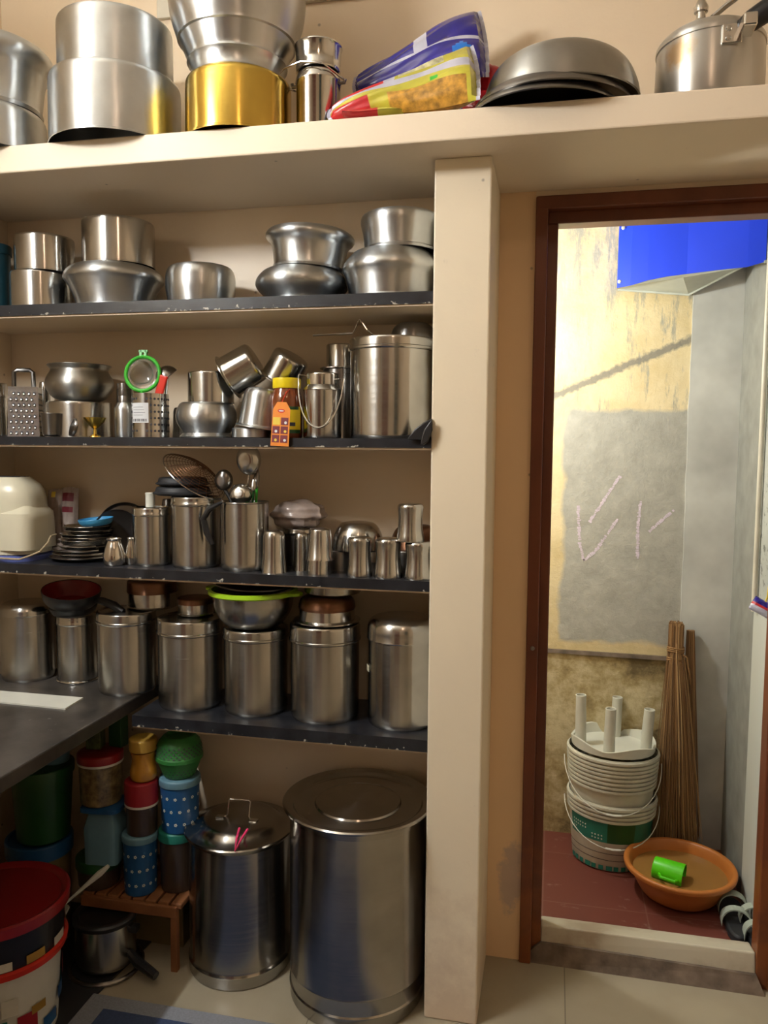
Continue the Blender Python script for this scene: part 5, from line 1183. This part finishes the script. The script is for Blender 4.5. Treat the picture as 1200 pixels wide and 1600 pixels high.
# stool upside down
d_ = ((atY(955, 1140, Yb)-CAM).dot(FWD))/FPX
rs_ = 132*d_/2*.97; zs_ = z_top+.002
th = thing('plastic_stool', 'round white plastic stool turned upside down on the buckets, four legs up', 'stool', (Xb+.002, Yb, zs_), (R(-1), R(1.5), 0))
mb = MB(); n_ = 64; vs_ = []
def edge(a_): return .020+.017*abs(math.cos(2*(a_-R(30))))**1.5
prof_rows = [(.0, 0, 0), (.9, 0, 0), (1.0, .004, 0), (1.02, 0, 1), (1.0, 0, 1), (.96, .0, .98), (.92, .004, 0), (.5, .003, 0), (0, .003, 0)]
for (rf, z0, e) in prof_rows:
    for i in range(n_):
        a_ = 2*PI*i/n_; zz_ = z0+(edge(a_)*e if e else 0); vs_.append((rs_*rf*math.cos(a_)*.98 if rf else .0005*math.cos(a_), rs_*rf*math.sin(a_)*.98 if rf else .0005*math.sin(a_), zz_))
fs = []
for k in range(len(prof_rows)-1):
    for i in range(n_): j = (i+1) % n_; fs.append((k*n_+i, k*n_+j, (k+1)*n_+j, (k+1)*n_+i))
mb.add(vs_, fs); mb.build('seat', 'whitep', th)
for (px, py, pt) in ((907, 1135, 1087), (961, 1125, 1088), (951, 1150, 1108), (1008, 1150, 1107)):
    ang = {907: 195, 961: 80, 951: 262, 1008: 335}[px]; lx, ly = rs_*.74*math.cos(R(ang)), rs_*.74*math.sin(R(ang))
    lx = atY(px, py, Yb+ly).x-Xb
    ht = atY(px, pt, Yb+ly).z-zs_; rr = .0165
    lean = (lx*.10, ly*.06)
    mb = MB(); mb.lathe(shell([(rr, ht), (rr*1.06, ht-.002), (rr*1.02, ht-.006), (rr*1.12, .003), (0, .003)], .002), seg=28); mb.build('leg', 'whitep', th, (lx, ly, 0), (-lean[1]*.6, lean[0]*4, 0))
# broom
A = atY(1057, 972, FY-.045); B = atZ(1068, 1308, .02)
th = thing('broom_and_shadow_sticks', 'brown coconut-stick broom standing upside down against the passage wall', 'broom', (A.x, FY-.05, 0))
rg = random.Random(5); mb = MB(); ztop = A.z; zk = atY(1060, 1012, FY-.05).z
def stick(mb, k, spread):
    a_ = rg.uniform(0, 2*PI); q = math.sqrt(rg.random()); x0, y0 = .024*q*math.cos(a_), .017*q*math.sin(a_)
    x1 = .080*q*math.cos(a_)+rg.uniform(-.012, .012)+.014; y1 = -.065+.045*q*math.sin(a_)
    zt = ztop+rg.uniform(-.012, .004); zb = rg.uniform(.004, .075) if rg.random() < .8 else rg.uniform(.08, .25)
    pts = []
    for t in (0, .12, .35, .6, .82, 1):
        f = 0 if t < .12 else ((t-.12)/.88)**.85
        pts.append((x0+(x1-x0)*f+rg.uniform(-.0015, .0015)*t*2, y0+(y1-y0)*f, zt+(zb-zt)*t))
    mb.tube(pts, .0014, 4, rs=[.0020, .0019, .0017, .0014, .0011, .0007])
for k in range(210): stick(mb, k, 1)
o = mb.build('bristles', 'straw', th, smooth=False); o['kind'] = 'stuff'
mb = MB()
for dz in (0, .006, .012, .035, .042): mb.tube([(.0265*math.cos(2*PI*i/24), .0195*math.sin(2*PI*i/24), zk-dz+.002*math.sin(2*PI*i/12)) for i in range(24)], .0026, 6, cyc=True)
mb.tube([(.02, -.015, zk-.02), (.035, -.014, zk-.03), (.040, -.010, zk-.06), (.046, -.010, zk-.085), (.050, -.008, zk-.12)], .003, 6); mb.build('binding', 'twine', th)
th = thing('broom_and_shadow_sticks', 'added stick bundle standing for the shadow beside the brown stick broom', 'broom', (A.x+.050, FY-.022, 0))  # extra sticks added in place of the broom's shadow on the wall
mb = MB(); ztop -= .03
def stick2(mb):
    a_ = rg.uniform(0, 2*PI); q = math.sqrt(rg.random()); x0, y0 = .014*q*math.cos(a_), .010*q*math.sin(a_); x1 = .042*q*math.cos(a_)+.018; zb = rg.uniform(.004, .09)
    mb.tube([(x0+(x1-x0)*t, y0+(-.03+.01*q*math.sin(a_)-y0)*t*0-.0, ztop+(zb-ztop)*t) for t in (0, .3, .6, 1)], .0014, 4)
for k in range(90): stick2(mb)
o = mb.build('bristles', 'straw', th, smooth=False); o['kind'] = 'stuff'
# sandals
def sandal(label, px, py, rz):
    P = atZ(px, py, .0); th = thing('sandal', label, 'sandal', (P.x, P.y, 0), (0, 0, R(rz)), 'sandals by the doorway')
    pl_ = []
    for i in range(36):
        a_ = 2*PI*i/36; c_, s_ = math.cos(a_), math.sin(a_); wd = .036+.005*s_-(.008 if -.6 < s_ < .1 else 0)*.5; pl_.append((wd*c_*(abs(c_)**-.15 if c_ else 1), (.105*s_)))
    MB().prism(pl_, 0, .026).build('sole', 'rubber', th, bevel=.006)
    for (y0, y1, hgt) in ((.020, .060, .052), (-.050, -.012, .046)):
        mb = MB(); n_ = 14; vs_ = []
        for i in range(n_+1):
            t = PI*i/n_; x = -.039*math.cos(t); z_ = .016+hgt*math.sin(t)**.7
            for (dy, dzz) in ((y0+.010*math.sin(t), 0), (y1-.004*math.sin(t), 0), (y1-.004*math.sin(t), .004), (y0+.010*math.sin(t), .004)): vs_.append((x*(1.04 if dzz else 1), dy, z_+dzz))
        fs = []
        for i in range(n_):
            for k in range(4): l_ = (k+1) % 4; fs.append((i*4+k, i*4+l_, (i+1)*4+l_, (i+1)*4+k))
        mb.add(vs_, fs); mb.build('strap', 'strapw', th)
sandal('dark-soled sandal with pale green straps, the farther of the two by the doorway', 1147, 1444, -4)
sandal('dark-soled sandal with pale green straps, nearer the doorway sill', 1182, 1466, -3)
# blue corner canopy
Cc = atY(1210, 410, .38); A = atY(962, 452, .70); B = atY(1076, 460, FY-.012); Cc = Vector((CX-.012, .36, atX(1200, 414, CX-.012).z))
A2 = atY(962, 452, .62); top = 2.25
fr = atY(985, 447, .60)
th = thing('sheet_canopy', 'bright blue sheet-metal box fixed in the upper corner of the passage', 'box', (0, 0, 0))
Cr = atX(1192, 412, CX-.012); print('canopy', A2, B, Cr)
Al = Vector((A2.x, FY-.012, A2.z))
FRP = [(964, 450, .62), (985, 446, .60), (1012, 438, .58), (1042, 432, .56), (1073, 428, .54), (1120, 422, .50), (1168, 417, .46)]
edge_ = [atY(x, y, yy) for x, y, yy in FRP]+[Vector((CX-.012, .44, atX(1193, 412, CX-.012).z))]
A2 = edge_[0]; Al = Vector((A2.x+.01, FY-.014, atY(965, 452, FY-.014).z))
mb = MB(); vs_ = []
for p in edge_: vs_ += [p, Vector((p.x+.004, p.y+.02, top)), p+Vector((0, .003, 0)), Vector((p.x+.004, p.y+.023, top))]
fs = []
for i in range(len(edge_)-1):
    a_ = i*4; fs += [(a_, a_+4, a_+5, a_+1), (a_+2, a_+3, a_+7, a_+6), (a_, a_+2, a_+6, a_+4)]
mb.add(vs_, fs)
mb.add([A2, Al, Vector((Al.x+.004, Al.y, top)), Vector((A2.x+.004, A2.y+.02, top))], [(0, 1, 2, 3)])
mb.build('front_panel', 'bluemetal', th, smooth=False)
Br = Vector((CX-.014, FY-.014, atY(1140, 436, FY-.014).z)); B = atY(1076, 460, FY-.014); Er = Vector((CX-.014, .45, edge_[-1].z-.004))
loop = [Al, B, Br]; fr_ = [p+Vector((0, .004, .001)) for p in edge_]
e = MB(); allp = fr_[::-1]+[Al, B, Vector((CX-.014, .60, atX(1150, 432, CX-.014).z))]
cen = sum(allp, Vector())/len(allp); n5 = len(allp)
e.add(allp+[cen], [(i, (i+1) % n5, n5) for i in range(n5)]); e.add([p+Vector((0, 0, .005)) for p in allp+[cen]], [((i+1) % n5, i, n5) for i in range(n5)])
e.build('bottom_tray', 'greymetal', th, smooth=False)
rim = [Al, B, allp[-1]]; MB().tube(rim+[edge_[-1]], .005, 8).build('tray_flange', 'greymetal', th)
mb = MB()
for q in ((968, 440), (974, 356)):
    P = atY(q[0], q[1], A2.y-.004); mb.lathe([(0, .003), (.004, .0025), (.006, 0), (0, 0)], seg=14, mat=Matrix.Translation(P) @ Matrix.Rotation(R(90), 4, 'X'))
mb.build('screw', 'whitep', th)
# hanging wrapper
P = atX(1192, 950, CX-.03); print('wrapper', P)
P = Vector((.556, atX(1192, 950, .556).y, atX(1192, 950, .556).z))
th = thing('snack_wrapper', 'crumpled blue, red and white snack wrapper hanging at the right edge of the doorway', 'wrapper', P)
pillow(.062, .040, .022, lambda u, v, s: 0 if v > .62 else (1 if v > .42 else 2), nu=18, nv=12, seed=8).build('wrapper_film', ['packblue', 'packred', 'packwhite'], th, (0, 0, 0), (R(75), R(28), R(-10)))
MB().tube([(.004, 0, .012), (.010, 0, .03), (.012, .0, .06), (.016, .0, .08)], .0022, 6).build('hanging_strip', 'tagyellow', th)
